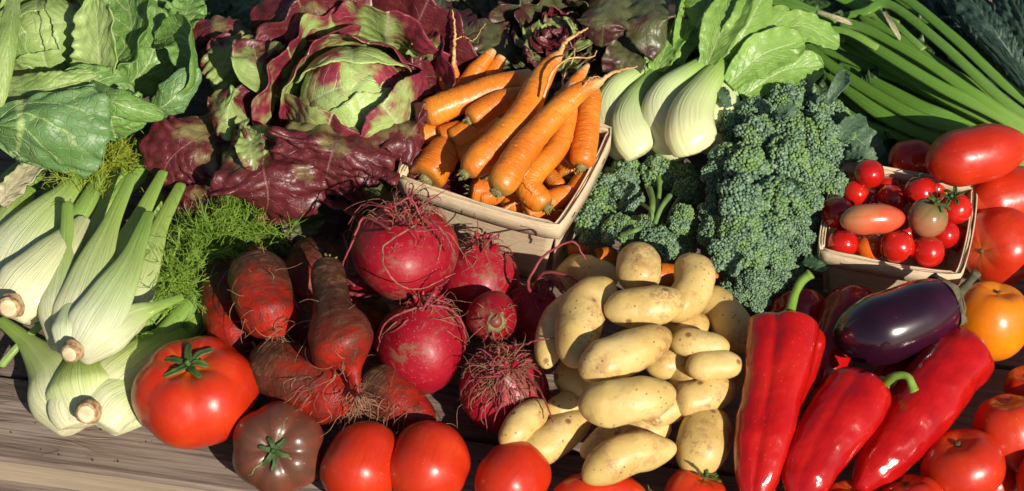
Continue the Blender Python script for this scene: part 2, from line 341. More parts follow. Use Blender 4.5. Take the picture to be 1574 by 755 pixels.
def m_bud():
    g = G('broccoli_bud'); k, l, r = g.sep(g.attr()); c = g.obj()
    col = g.ramp(k, [(0, (.06, .115, .06)), (.4, (.12, .20, .115)), (.8, (.20, .30, .185)), (1, (.26, .36, .20))])
    y = g.sm(g.m('ADD', g.noise(c, 1.4, 2), g.m('MULTIPLY', g.rnd(), .22)), .56, .80)
    col = g.mix(g.m('MULTIPLY', y, .55), col, (.18, .30, .05))
    return g.out(col, .5, None, .4)
MT['bud'] = m_bud()

# ------------------------------------------------------------------ mesh helpers
def mesh_obj(name, verts, faces, mat, k=None, parent=None, org=None, smooth=True):
    v = np.asarray(verts, dtype=np.float32).reshape(-1, 3)
    if parent is not None: org = parent['_o'] if '_o' in parent else parent.location
    if org is None:
        lo = v.min(0); hi = v.max(0); org = Vector(((lo[0] + hi[0]) / 2, (lo[1] + hi[1]) / 2, lo[2]))
    o3 = np.array(org, dtype=np.float32)
    me = bpy.data.meshes.new(name)
    me.from_pydata((v - o3).tolist(), [], faces)
    if k is not None:
        at = me.attributes.new('k', 'FLOAT_VECTOR', 'POINT'); at.data.foreach_set('vector', np.asarray(k, dtype=np.float32).ravel())
    if smooth: me.polygons.foreach_set('use_smooth', [True] * len(me.polygons))
    me.materials.append(MT[mat] if isinstance(mat, str) else mat)
    me.update()
    o = bpy.data.objects.new(name, me); COL.objects.link(o)
    if parent is not None:
        o.parent = parent
        if parent.type == 'MESH': pass
    else: o.location = org
    o['_o'] = tuple(org)
    return o
def tag(o, label, cat, group=None, kind=None):
    if label: o['label'] = label
    if cat: o['category'] = cat
    if group: o['group'] = group
    if kind: o['kind'] = kind
    return o
def thing(name, label, cat, loc, group=None):
    o = bpy.data.objects.new(name, None); o.empty_display_size = .02; COL.objects.link(o); o.location = loc; o['_o'] = tuple(loc)
    return tag(o, label, cat, group)
def catmull(pts, n):
    pts = [np.array(p, float) for p in pts]
    if len(pts) == 2:
        return np.array([pts[0] + (pts[1] - pts[0]) * i / n for i in range(n + 1)])
    Q = [2 * pts[0] - pts[1]] + pts + [2 * pts[-1] - pts[-2]]
    m = len(pts) - 1; out = []
    for i in range(n + 1):
        x = i / n * m; j = min(int(x), m - 1); t = x - j
        a, b, c, d = Q[j:j + 4]
        out.append(.5 * ((2 * b) + (c - a) * t + (2 * a - 5 * b + 4 * c - d) * t * t + (3 * b - a - 3 * c + d) * t ** 3))
    return np.array(out)
def cat_at(pts, ts):
    n = 120; c = catmull(pts, n); x = np.linspace(0, 1, n + 1)
    return np.stack([np.interp(ts, x, c[:, i]) for i in range(3)], 1)
def nz(x, y, z): return noise.noise(Vector((x, y, z)))
def norm(a): return a / (np.linalg.norm(a, axis=-1, keepdims=True) + 1e-12)
def frames(c, hint):
    T = norm(np.gradient(c, axis=0))
    N = np.zeros_like(T)
    h = np.array(hint, float)
    for i in range(len(T)):
        a = h - T[i] * h.dot(T[i])
        if np.linalg.norm(a) < .15: a = (N[i - 1] if i else np.array((1., 0, .3))); a = a - T[i] * a.dot(T[i])
        N[i] = a / np.linalg.norm(a)
    return T, N, np.cross(T, N)
def sweep(pts, prof, R, n=40, seg=32, caps=(.15, .15), flat=1, hint=UPV, lobes=0, lamp=0, lph=0, lpow=1, na=0, ns=30, seed=0, twist=0, na2=0):
    """swept closed body. prof: [(t, r)...] times R; flat squeezes it along the hint direction"""
    ph = np.linspace(0, math.pi, n + 1); ts = (1 - np.cos(ph)) / 2 * .75 + np.linspace(0, 1, n + 1) * .25
    c = cat_at(pts, ts); T, N, B = frames(c, hint)
    pr = np.interp(ts, [p[0] for p in prof], [p[1] for p in prof]) * R
    if len(prof) > 2:
        fine = np.linspace(0, 1, 201); pf = np.interp(fine, [p[0] for p in prof], [p[1] for p in prof])
        kk = np.ones(21) / 21; pf = np.convolve(np.pad(pf, 10, 'edge'), kk, 'valid'); pr = np.interp(ts, fine, pf) * R
    e0, e1 = caps
    cap = np.ones_like(ts)
    if e0 > 0: d = np.clip(ts / e0, 0, 1); cap *= np.sqrt(1 - (1 - d) ** 2)
    if e1 > 0: d = np.clip((1 - ts) / e1, 0, 1); cap *= np.sqrt(1 - (1 - d) ** 2)
    r = pr * cap
    th = np.linspace(0, 2 * math.pi, seg, endpoint=False)
    verts = []; ks = []
    for i in range(n + 1):
        t = ts[i]; thi = th + twist * t
        rr = np.full(seg, r[i])
        if lobes:
            lm = 1 + lamp * (np.abs(np.cos((thi + lph) * lobes / 2)) ** lpow - .5) * (1 - .35 * t)
            rr = rr * lm
        if na:
            for j in range(seg):
                x = c[i] + N[i] * r[i] * math.cos(th[j]) + B[i] * r[i] * math.sin(th[j])
                d = nz(x[0] * ns + seed, x[1] * ns, x[2] * ns + seed * .7) * na
                if na2: d += nz(x[0] * ns * 3 + seed, x[1] * ns * 3, x[2] * ns * 3) * na2
                rr[j] *= 1 + d
        p = c[i] + N[i] * (rr * np.cos(th))[:, None] * flat + B[i] * (rr * np.sin(th))[:, None]
        verts.append(p); ks.append(np.stack([np.full(seg, t), np.cos(th), np.sin(th)], 1))
    V_ = np.concatenate(verts); K = np.concatenate(ks)
    F = []
    for i in range(n):
        a = i * seg; b = a + seg
        for j in range(seg):
            j2 = (j + 1) % seg; F.append((a + j, a + j2, b + j2, b + j))
    F.append(tuple(range(seg - 1, -1, -1))); F.append(tuple(range(n * seg, n * seg + seg)))
    return V_, F, K
def lathe(c, axis, fn, n=48, seg=56, lob=None, na=0, ns=20, seed=0, squash=None):
    """fruit: fn(phi)->(r, z); phi 0 = stem end"""
    A = norm(np.array(axis, float)); x = np.cross(A, (0.13, 1, .2)); X = norm(x); Y = np.cross(A, X)
    th = np.linspace(0, 2 * math.pi, seg, endpoint=False); vs = []; ks = []
    for i in range(n + 1):
        ph = math.pi * i / n; ph = min(max(ph, 1e-3), math.pi - 1e-3)
        r, z = fn(ph); rr = np.full(seg, r); zz = np.full(seg, z)
        if lob is not None:
            l = lob(th, ph); rr = rr * l[0]; zz = zz + l[1]
        p = np.array(c) + A * zz[:, None] + X * (rr * np.cos(th))[:, None] + Y * (rr * np.sin(th))[:, None]
        if na:
            for j in range(seg):
                d = nz(p[j, 0] * ns + seed, p[j, 1] * ns, p[j, 2] * ns) * na
                p[j] += (p[j] - np.array(c)) * d
        vs.append(p); ks.append(np.stack([np.full(seg, 1 - i / n), np.cos(th), np.sin(th)], 1))
    F = []
    for i in range(n):
        a = i * seg; b = a + seg
        for j in range(seg):
            j2 = (j + 1) % seg; F.append((a + j, b + j, b + j2, a + j2))
    F.append(tuple(range(seg))); F.append(tuple(range(n * seg + seg - 1, n * seg - 1, -1)))
    return np.concatenate(vs), F, np.concatenate(ks)
def tubes(lines, sides=5):
    """lines: list of (pts Nx3, r0, r1) -> one mesh"""
    vs = []; F = []; K = []; base = 0
    th = np.linspace(0, 2 * math.pi, sides, endpoint=False)
    for pts, r0, r1 in lines:
        pts = np.asarray(pts, float); m = len(pts); T = norm(np.gradient(pts, axis=0))
        h = np.array((.3, .5, .8)); N = norm(np.cross(T, h)); B = np.cross(T, N)
        r = np.linspace(r0, r1, m)
        p = pts[:, None, :] + (N[:, None, :] * np.cos(th)[None, :, None] + B[:, None, :] * np.sin(th)[None, :, None]) * r[:, None, None]
        vs.append(p.reshape(-1, 3))
        tt = np.repeat(np.linspace(0, 1, m), sides)
        K.append(np.stack([tt, np.tile(np.cos(th), m), np.tile(np.sin(th), m)], 1))
        for i in range(m - 1):
            a = base + i * sides; b = a + sides
            for j in range(sides):
                j2 = (j + 1) % sides; F.append((a + j, a + j2, b + j2, b + j))
        F.append(tuple(range(base + sides - 1, base - 1, -1)))
        F.append(tuple(range(base + (m - 1) * sides, base + m * sides)))
        base += m * sides
    return np.concatenate(vs), F, np.concatenate(K)
def leaf_geo(pts, hw, nrm=UPV, cup=.3, ruf=.15, rf=7, jag=.06, puck=.03, nv=8, seed=0, nu=52, nw=30, tipc=0, fold=0, slope=1.3, blunt=.72):
    ts = np.linspace(0, 1, nu + 1); c = cat_at(pts, ts)
    if isinstance(nrm, list):
        hs = np.array([np.interp(ts, np.linspace(0, 1, len(nrm)), [q[i] for q in nrm]) for i in range(3)]).T
    else: hs = np.tile(np.array(nrm, float), (nu + 1, 1))
    T = norm(np.gradient(c, axis=0)); N = norm(hs - T * (hs * T).sum(1)[:, None]); B = np.cross(T, N)
    wm = max(hw)
    hw = list(hw)
    if blunt: hw[-1] = max(hw[-1], blunt * wm)
    w = np.interp(ts, np.linspace(0, 1, len(hw)), hw); ker = np.ones(9) / 9
    w = np.convolve(np.pad(w, 4, 'edge'), ker, 'valid')
    q = np.clip((1 - ts) / (.24 if blunt else .1), 0, 1); w = w * (np.sqrt(1 - (1 - q) ** 2) * .97 + .03)
    cups = np.interp(ts, np.linspace(0, 1, len(cup)), cup) if isinstance(cup, (list, tuple)) else np.full(nu + 1, cup)
    vs = np.linspace(-1, 1, nw + 1)
    out = np.zeros((nu + 1, nw + 1, 3)); K = np.zeros((nu + 1, nw + 1, 3))
    for i in range(nu + 1):
        a = cups[i] if abs(cups[i]) > 1e-3 else 1e-3
        for j in range(nw + 1):
            v = vs[j]; sg = 3.7 if v > 0 else 9.1; av = abs(v)
            jg = 1 + jag * av * (nz(ts[i] * 24, sg, seed) + .7 * nz(ts[i] * 60, sg, seed)) + .22 * av * nz(ts[i] * 4.5, sg + 3, seed)
            ww = w[i] * jg; aa = a * v
            lat = ww * math.sin(aa) / a; up = ww * (1 - math.cos(aa)) / a
            r = ruf * wm * av ** 2.0 * (math.sin(ts[i] * rf * 2 * math.pi + seed * 3 + sg + 1.8 * nz(ts[i] * 4, v * 1.3, seed)) * .6 + 1.1 * nz(ts[i] * rf * 1.3, v * 1.6, seed + 5))
            phs = ts[i] * nv - av * slope * nv * .22; fr = abs(phs - math.floor(phs) - .5) * 2
            pil = puck * wm * ((1 - (1 - fr) ** 3 * 1.0) * min(1, av * 4) * (1.1 - .5 * av)) + puck * wm * 1.3 * nz(ts[i] * 9, v * 5, seed + 9)
            o = up + r + pil - fold * wm * (1 - av)
            out[i, j] = c[i] + B[i] * lat + N[i] * o + T[i] * (r * .35 * nz(ts[i] * 5, v, seed + 2)) * 1.0
            K[i, j] = (ts[i], v, seed * .1)
    F = []
    for i in range(nu):
        for j in range(nw):
            a = i * (nw + 1) + j; F.append((a, a + nw + 1, a + nw + 2, a + 1))
    return out.reshape(-1, 3), F, K.reshape(-1, 3)
def leaf(pts, hw, mat, parent=None, name='leaf', th=.0009, **kw):
    """pts [(px, py, h)...], hw half widths in px"""
    ps = [P(*p) for p in pts]; m = ps[len(ps) // 2]
    if 'nv' not in kw: kw['nv'] = 8
    v, F, K = leaf_geo(ps, [S(x, m) for x in hw], **kw)
    o = mesh_obj(name, v, F, mat, K, parent)
    sm = o.modifiers.new('thickness', 'SOLIDIFY'); sm.thickness = th; sm.offset = 0
    return o
# ---- piling: slide a thing along its own line of sight until it rests on what is already there
COLL = np.zeros((0, 4))
def spheres(ax, wpx, H, m=7, prof=None):
    ps = [P(x, y, H + dh) for x, y, dh in ax]
    c = cat_at(ps, np.linspace(0, 1, m)); out = []
    mid = Vector(c[m // 2]); R = S(wpx / 2, mid)
    L = np.linalg.norm(c[-1] - c[0]); out = []
    for i in range(m):
        t = i / (m - 1); d = min(t, 1 - t) * L
        q = min(1, d / max(R * .9, 1e-6)); r = R * math.sqrt(max(0, 1 - (1 - q) ** 2))
        if prof is not None: r *= np.interp(t, [p[0] for p in prof], [p[1] for p in prof])
        if r > R * .3: out.append((*c[i], r))
    return np.array(out)
def settle(ax, wpx, hmin=0, tol=.12, prof=None, hmax=.25):
    global COLL
    H = hmax; last = hmax
    while H > hmin:
        s = spheres(ax, wpx, H, prof=prof)
        if (s[:, 2] - s[:, 3]).min() < max(0, hmin - .02): break
        if len(COLL):
            d = np.linalg.norm(s[:, None, :3] - COLL[None, :, :3], axis=2); rs = s[:, None, 3] + COLL[None, :, 3]
            if (d < rs - tol * np.minimum(s[:, None, 3], COLL[None, :, 3]) * 2).any(): break
        last = H; H -= .002
    s = spheres(ax, wpx, last, prof=prof)
    COLL = np.concatenate([COLL, s]); return last
def solid(c, r):
    global COLL
    COLL = np.concatenate([COLL, np.array([[*c, r]])])
def rootlets(parent, c, R, d, n, L, r=.0004, spread=.6, curl=.5, mat='rootpink', name='rootlet', hug=True, seg=12, drop=.2, start=.9, el=None):
    """fine curly rootlets growing from a spot on a round body (c, R) in direction d"""
    d = Vector(d).normalized(); lines = []
    for i in range(n):
        a = Vector((random.gauss(0, 1), random.gauss(0, 1), random.gauss(0, 1)))
        p = Vector(c) + (d + a * .16 * (1 + spread)).normalized() * R * start
        v = (d + a * spread).normalized(); l = L * random.uniform(.3, 1.15); pts = [p.copy()]
        w = Vector((random.gauss(0, 1), random.gauss(0, 1), random.gauss(0, 1)))
        for k in range(seg):
            w = (w + Vector((random.gauss(0, 1), random.gauss(0, 1), random.gauss(0, 1))) * .6).normalized()
            v = (v + w * curl * .5 + Vector((0, 0, -drop * .5))).normalized(); p = p + v * l / seg
            if hug:
                q = p - Vector(c)
                if q.length < R * 1.015: p = Vector(c) + q.normalized() * R * 1.015
            if p.z < .0012: p.z = .0012
            pts.append(p.copy())
        pp = catmull(pts[::2], 16); rr = r * random.uniform(.5, 1.6)
        lines.append((pp, rr, rr * .35))
    v, F, K = tubes(lines, 4)
    return mesh_obj(name, v, F, mat, K, parent)

# ------------------------------------------------------------------ the setting: ground and table
gv = [(-6, -6, -.75), (6, -6, -.75), (6, 6, -.75), (-6, 6, -.75)]
gr = mesh_obj('ground', gv, [(0, 1, 2, 3)], 'ground', org=(0, 0, -.75)); tag(gr, 'dark grass seen past the table edge', None, None, 'structure')
fA = P(0, 706, 0); fB = P(370, 758, 0)
tdir = (fB - fA).normalized(); tang = math.atan2(tdir.y, tdir.x); tn = V(-tdir.y, tdir.x, 0)
table = thing('wooden_table', 'weathered grey brown wooden plank table under all the vegetables', 'table', (fA.x, fA.y, 0))
def board(name, y0, y1, x0, x1, z0, z1, seed):
    m = 40; rows = []
    prof = [(y0, z0), (y0, z1 - .003), (y0 + .003, z1), (y1 - .003, z1), (y1, z1 - .003), (y1, z0)]
    v = []; F = []
    for i in range(m + 1):
        x = x0 + (x1 - x0) * i / m
        for (y, z) in prof:
            j = .0012 * nz(x * 6, y * 20, seed)
            v.append((x, y + j, z))
    q = len(prof)
    for i in range(m):
        for j in range(q):
            j2 = (j + 1) % q; a = i * q; b = a + q; F.append((a + j, b + j, b + j2, a + j2))
    F.append(tuple(range(q - 1, -1, -1))[::-1]); F.append(tuple(range(m * q, m * q + q))[::-1])
    o = mesh_obj(name, v, F, 'wood', None, None, org=(0, 0, 0), smooth=False)
    o.parent = table; o.location = (0, 0, 0); o.rotation_euler = (0, 0, tang)
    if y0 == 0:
        o.data.materials.append(MT['wood_edge_sunlit'])
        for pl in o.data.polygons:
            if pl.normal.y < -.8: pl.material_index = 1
    return o
yy = 0
for i, w in enumerate([.083, .142, .142, .142, .142, .142]):
    board('plank', yy, yy + w - .004, -.75 + .03 * i, 1.35, -.028, -.0005 * (i % 2), i * 3.3); yy += w
board('front_rail', .03, .05, -.72, 1.3, -.12, -.029, 40)
for (x, y) in ((-.5, .1), (1.1, .1), (-.5, .7), (1.1, .7)):
    board('table_leg', y, y + .07, x, x + .07, -.749, -.0295 if y > .3 else -.121, x)

cv = []; cf = []; cb_ = 0
for i in range(170):
    p = P(random.uniform(0, 1100), random.uniform(560, 750), .0004); s_ = random.uniform(.0004, .0013)
    if (p - fA).dot(tn) < .004: continue
    for q in ((1, 0, 0), (-1, 0, 0), (0, 1, 0), (0, -1, 0), (0, 0, 1), (0, 0, -1)): cv.append(tuple(p + Vector(q) * s_ * random.uniform(.5, 1.4)))
    cf += [tuple(k + cb_ for k in f_) for f_ in ((0, 2, 4), (2, 1, 4), (1, 3, 4), (3, 0, 4), (2, 0, 5), (1, 2, 5), (3, 1, 5), (0, 3, 5))]; cb_ += 6
so = mesh_obj('soil_crumbs', cv, cf, 'soil', org=P(400, 650, 0)); tag(so, 'dark crumbs of soil scattered over the bare boards', 'soil', None, 'stuff')

# ------------------------------------------------------------------ baskets
def basket(label, A, B, C, hr, hb, shrink, bulge, rim_w, bandh, gap=True, rnd_=.08):
    pA, pB, pC = P(*A, hr), P(*B, hr), P(*C, hr); pD = pA + pC - pB
    cen = (pA + pC) / 2
    t = thing('basket', label, 'basket', (cen.x, cen.y, hb))
    cs = [pA, pB, pC, pD]
    def ring(s, z, bl, inset=0.0):
        out = []
        for i in range(4):
            a, b = cs[i], cs[(i + 1) % 4]; out.append([])
            nrm_ = (b - a).cross(V(0, 0, 1)).normalized()
            if nrm_.dot((a + b) / 2 - cen) < 0: nrm_ = -nrm_
            for k in range(17):
                q = k / 16; p = a.lerp(b, q); r_ = .07
                e = min(q, 1 - q)
                bow = bl * (1 - (2 * q - 1) ** 2) - (max(0, rnd_ - e) / rnd_) ** 2 * .06 * (b - a).length * rnd_
                p = p + nrm_ * (bow - inset)
                p = Vector((cen.x, cen.y, 0)) + (Vector((p.x, p.y, 0)) - Vector((cen.x, cen.y, 0))) * s
                out[-1].append(Vector((p.x, p.y, z)))
        return out
    zs = [hb + (hr - hb) * i / 8 for i in range(9)]
    for s_ in range(4):
        v = []; K = []; F = []
        for i, z in enumerate(zs):
            f = i / 8
            row = ring(shrink + (1 - shrink) * f, z, bulge * f)[s_]
            for k, p in enumerate(row):
                gp = 0
                pp = p.copy()
                if gap and (k in (0, 1) or k in (15, 16)):      # veneer panels narrow towards the foot and leave a slit at the corner
                    mid = row[8]; pp = p.lerp(mid, .055 * (1 - f) * (2 if k in (0, 16) else .9))
                pp += Vector((0, 0, .0015 * nz(k * .5, f * 3, s_)))
                v.append(pp); K.append((k / 16 * 1.0 + s_, f * .6, s_))
        for i in range(8):
            for k in range(16):
                a = i * 17 + k; F.append((a, a + 1, a + 18, a + 17))
        o = mesh_obj('side_panel', [tuple(p) for p in v], F, 'veneer', K, t)
        m_ = o.modifiers.new('thickness', 'SOLIDIFY'); m_.thickness = .0016; m_.offset = 0
    # bottom
    rr = [p for s_ in ring(shrink, hb + .002, 0) for p in s_[:-1]]
    v = [tuple(p) for p in rr] + [(cen.x, cen.y, hb + .002)]; n_ = len(rr)
    o = mesh_obj('bottom_panel', v, [(i, (i + 1) % n_, n_) for i in range(n_)], 'veneer', [(p[0] * 5, p[1] * 5, 0) for p in v], t)
    m_ = o.modifiers.new('thickness', 'SOLIDIFY'); m_.thickness = .002; m_.offset = 1
    # rim bands, outside and inside
    for nm, off, z0, z1, lift in (('rim_band', .0022, hr - bandh, hr + .0012, 0), ('inner_rim_band', -.0020, hr - bandh * .8, hr + .0005, 0)):
        allp = []
        for s_ in range(4):
            lo = ring(1, z0, bulge * .97, -off)[s_]; hi = ring(1, z1, bulge, -off)[s_]
            allp += list(zip(lo, hi))[:-1]
        n_ = len(allp); v = []; K = []; F = []
        for i, (a, b) in enumerate(allp + [allp[0]]):
            wob = .0011 * nz(i * .25, off * 900, hr * 9)
            v += [tuple(a + V(0, 0, wob)), tuple(a.lerp(b, .5)), tuple(b + V(0, 0, wob))]
            K += [(i / 16, 0, 5), (i / 16, .1, 5), (i / 16, .2, 5)]
        for i in range(n_):
            for q in (0, 1):
                a = i * 3 + q; F.append((a, a + 3, a + 4, a + 1))
        o = mesh_obj(nm, v, F, 'veneer', K, t)
        m_ = o.modifiers.new('thickness', 'SOLIDIFY'); m_.thickness = rim_w; m_.offset = 0
    for s_, ks in ((0, (3, 13)), (1, (3, 12)), (2, (8,)), (3, (8,))):
        for k in ks:
            p = ring(1, hr - bandh * .5, bulge, -.0022 - rim_w * .5)[s_]; q = p[k]; tg_ = (p[k + 1] - p[k - 1]).normalized(); o_ = Vector((tg_.y, -tg_.x, 0)) * .0006
            if o_.dot(q - cen) < 0: o_ = -o_
            v, F, K = tubes([([q - tg_ * .0035 - o_, q - tg_ * .003 + o_, q + tg_ * .003 + o_ + V(0, 0, .0006), q + tg_ * .0035 - o_], .00035, .00035)], 5)
            mesh_obj('staple', v, F, 'staple', K, t)
    for s_ in range(4):
        for i, z in enumerate(zs[::2]):
            for p in ring(shrink + (1 - shrink) * i / 4, z, bulge * i / 4)[s_][::1]: solid(p, .002)
    return t, cen, cs
BK = basket('pale wooden veneer basket holding the carrots', (614, 272), (857, 346), (938, 200), .083, .002, .88, .003, .0014, .016)
BT = basket('small pale wooden punnet holding the cherry tomatoes', (1262, 384), (1474, 422), (1497, 288), .062, .002, .86, .003, .0012, .0125, rnd_=.14)

# ------------------------------------------------------------------ carrots
def carrot(ax, w, label, H, tail=None, group='carrots heaped in the basket', prof=None, loc=None, seed=0, flat_end=True):
    """ax from the crown end to the tip; w is the widest width in px"""
    w *= .93; ps = [P(x, y, H + dh) for x, y, dh in ax]; mid = ps[len(ps) // 2]; R = S(w / 2, mid)
    low = min(ps, key=lambda p: p.z)
    t = thing('carrot', label, 'carrot', (mid.x, mid.y, low.z - R * .6), group)
    prof = prof or [(0, .86), (.12, 1), (.45, .9), (.75, .66), (.92, .38), (1, .16)]
    v, F, K = sweep(ps, prof, R, 56, 28, (.07, .03), na=.07, ns=50, seed=seed, na2=.05)
    mesh_obj('root', v, F, 'carrot', K, t)
    # leaf stub at the crown: a shallow ring and a little brown plug
    d = (ps[0] - ps[1]).normalized(); c = ps[0] - d * R * .02
    v, F, K = sweep([c - d * R * .25, c + d * R * random.uniform(.1, .3)], [(0, .36), (.7, .40), (1, .26)], R, 8, 12, (0, .3), na=.35, ns=300, seed=seed)
    mesh_obj('crown_stub', v, F, 'stub', K, t)
    lines = []
    for a in range(7):
        q = Vector((random.gauss(0, 1), random.gauss(0, 1), random.gauss(0, 1))); q = (q - d * q.dot(d)).normalized()
        p0 = c + q * R * .22; lines.append((catmull([p0 - d * R * .1, p0 + d * R * .22 + q * R * .05, p0 + d * R * random.uniform(.3, .5) + q * R * .1], 6), R * .07, R * .02))
    v, F, K = tubes(lines, 5); mesh_obj('leaf_base', v, F, 'stub', K, t)
    if tail:
        for k, tl in enumerate(tail):
            tp = [P(x, y, H + dh) for x, y, dh in tl[0]]
            cc = catmull(tp, 34); cc = cc + np.array([[nz(i * .45, k, seed) * .0012, nz(i * .45, k + 9, seed) * .0012, nz(i * .45, k + 5, seed) * .0012] for i in range(35)]) * (np.arange(35) > 3)[:, None]
            v, F, K = tubes([(cc, S(tl[1] / 2, mid), S(tl[1] * .14, mid))], 7); mesh_obj('root_tip', v, F, 'rootcarrot', K, t)
    global COLL
    COLL = np.concatenate([COLL, spheres(ax, w, H, prof=prof)])
    return t
CP = [(0, .82), (.1, 1), (.5, 1), (.8, .85), (1, .5)]
hb = .045
CA = [
 # bottom, deep in the basket
 ([(800, 322, 0), (870, 230, .01)], 44, .050, 'carrot deep in the basket behind the corner slit', None, None),
 ([(722, 292, 0), (775, 300, -.006)], 50, .066, 'short carrot end on, round crown facing out, front middle of basket', None, CP),
 ([(845, 385, 0), (818, 372, .0)], 30, .028, 'carrot seen only through the corner slit of the basket', None, CP),
 ([(770, 312, 0), (845, 330, -.004), (850, 310, 0)], 40, .060, 'carrot lying low along the inside of the front rim', [([(775, 322, .008), (795, 312, .012), (830, 320, .014), (868, 325, .012)], 5)], CP),
 ([(625, 282, 0), (590, 300, -.01)], 20, .05, 'hidden carrot at the far left rim', None, None),
 ([(660, 250, 0), (690, 180, 0)], 50, .060, 'carrot low in the left back of the basket', None, CP),
 ([(730, 262, -.004), (760, 250, 0)], 46, .058, 'carrot in shade under the two long ones', None, CP),
 ([(875, 275, 0), (868, 225, .004)], 40, .066, 'stubby carrot against the right rim of the basket', [([(868, 245, .012), (880, 258, .014), (888, 276, .01)], 4)], CP),
 ([(862, 292, 0), (830, 250, 0)], 28, .068, 'small carrot end by the right rim, below its stubby neighbour', None, CP),
 ([(654, 276, 0), (694, 215, .010)], 62, .082, 'thick short carrot pointing down at the left front rim', None, CP),
 ([(655, 276, .000), (626, 250, .0), (590, 229, -.004)], 27, .074, 'small pale carrot with thin tip hanging over the left rim, lower one', [([(600, 236, -.002), (590, 230, -.004), (578, 228, -.004)], 4)], [(0, .8), (.3, 1), (.7, .7), (1, .2)]),
 ([(668, 256, .000), (640, 234, 0), (612, 213, -.002)], 32, .076, 'small pale carrot with thin tip hanging over the left rim, upper one', None, [(0, .9), (.3, 1), (.7, .7), (1, .15)]),
 ([(640, 212, 0), (690, 195, .004)], 40, .088, 'short carrot tucked under the long one at the left back', None, CP),
 ([(692, 218, 0), (765, 180, .006)], 40, .098, 'carrot lying between two others, green crown at left', None, CP),
 ([(893, 258, 0), (903, 190, .012), (912, 125, .02)], 44, .088, 'straight carrot standing against the right rim', None, [(0, .75), (.1, 1), (.5, .95), (.85, .75), (1, .35)]),
 ([(820, 210, .0), (860, 160, .01), (905, 98, .018)], 38, .088, 'slim carrot behind the two longest, tip up right', [([(866, 150, .02), (866, 118, .024), (883, 84, .03), (874, 62, .03)], 4)], None),
 ([(690, 160, 0), (684, 130, .012), (683, 95, .02)], 22, .088, 'small carrot standing at the back left, plain rounded tip', None, [(0, 1), (.5, 1), (1, .5)]),
 ([(700, 150, 0), (700, 122, .010), (697, 95, .022)], 26, .092, 'small carrot at the back left with a long branching thin root tip', [([(697, 100, .022), (698, 70, .034), (699, 45, .044), (695, 15, .055)], 7), ([(698, 62, .036), (712, 56, .038), (728, 62, .04), (746, 36, .05)], 3)], [(0, 1), (.4, .9), (.8, .45), (1, .2)]),
 ([(700, 150, 0), (730, 110, .012), (760, 76, .022)], 34, .096, 'knobbly carrot pointing up at the back of the basket', None, [(0, .9), (.3, .82), (.55, .95), (.62, .75), (.85, .6), (1, .3)]),
 ([(742, 140, 0), (757, 112, .010), (772, 86, .018)], 32, .092, 'stubby carrot behind the knobbly one', None, [(0, 1), (.6, .9), (1, .5)]),
 ([(648, 178, 0), (740, 143, .006), (820, 118, .008)], 48, .108, 'long thick carrot lying across the back of the heap', None, [(0, .82), (.08, 1), (.4, 1), (.75, .9), (1, .6)]),
 ([(720, 186, 0), (765, 158, .004), (812, 143, .006)], 42, .112, 'medium carrot under the tip of the longest, cut crown at left', None, [(0, .8), (.12, 1), (.5, .95), (1, .6)]),
 ([(842, 320, -.010), (812, 280, .0), (858, 222, .010), (872, 165, .02), (880, 130, .022)], 44, .090, 'crooked wavy carrot third from the right rim', [([(812, 262, .02), (806, 275, .016), (826, 300, .008)], 3)], [(0, .78), (.08, 1), (.25, 1.05), (.5, .86), (.8, .8), (1, .5)]),
 ([(713, 268, 0), (795, 190, .012), (835, 115, .022), (862, 80, .030)], 53, .114, 'longest carrot running up the middle to a thin root tip', [([(860, 84, .030), (868, 66, .034), (885, 54, .040), (904, 43, .046)], 9), ([(835, 150, .03), (850, 110, .04), (875, 90, .045), (910, 88, .046), (917, 78, .048)], 5)], [(0, .72), (.06, .95), (.2, 1), (.5, .85), (.75, .62), (.9, .44), (1, .2)]),
 ([(762, 298, 0), (812, 220, .012), (880, 150, .024), (928, 122, .032)], 52, .118, 'long carrot right of the middle, tapering to a pale whisker at upper right', [([(925, 124, .032), (938, 114, .036), (958, 107, .040), (980, 103, .044)], 8), ([(895, 135, .032), (905, 122, .04), (917, 118, .04), (928, 122, .036)], 3)], [(0, .72), (.06, .98), (.2, 1), (.5, .82), (.75, .62), (.92, .38), (1, .2)]),
]
for i, (ax, w, H, lab, tail, prof) in enumerate(CA):
    carrot(ax, w, lab, H, tail, prof=prof, seed=i * 7.3)
for i, (ax, w, H, lab, tail, prof) in enumerate([
 ([(806, 330, 0), (842, 312, .003), (880, 292, .004)], 40, .068, 'carrot lying inside the right front corner of the basket', None, CP),
 ([(880, 300, 0), (905, 262, .004)], 34, .070, 'blunt carrot by the right rim under the straight standing one', None, CP),
 ([(735, 302, 0), (790, 296, .0)], 36, .064, 'carrot in shade behind the front rim, under the longest one', None, CP),
 ([(676, 212, 0), (716, 196, .004)], 38, .094, 'blunt carrot end at the left, between the long thick one and its short neighbours', None, CP),
 ([(745, 272, 0), (790, 232, .006)], 34, .082, 'slim carrot in the gap between the two longest ones', None, CP),
 ([(700, 236, 0), (735, 222, .004)], 36, .090, 'blunt carrot end above the thick one at the left front rim', None, CP)]):
    carrot(ax, w, lab, H, tail, prof=prof, seed=200 + i * 5)
CO = [([(870, 386, 0), (905, 380, 0)], 30, 'carrot bit peeping out between broccoli and the highest potato row'),
      ([(915, 398, 0), (950, 392, 0)], 34, 'carrot half hidden beneath the left broccoli'),
      ([(1000, 425, 0), (1045, 420, 0)], 40, 'carrot showing behind the upright top potato'),
      ([(1094, 440, .004), (1075, 405, 0)], 40, 'carrot crown with dark ring beside the big broccoli'),
      ([(610, 322, .004), (570, 330, 0)], 34, 'carrot poking out behind the topmost beet')]
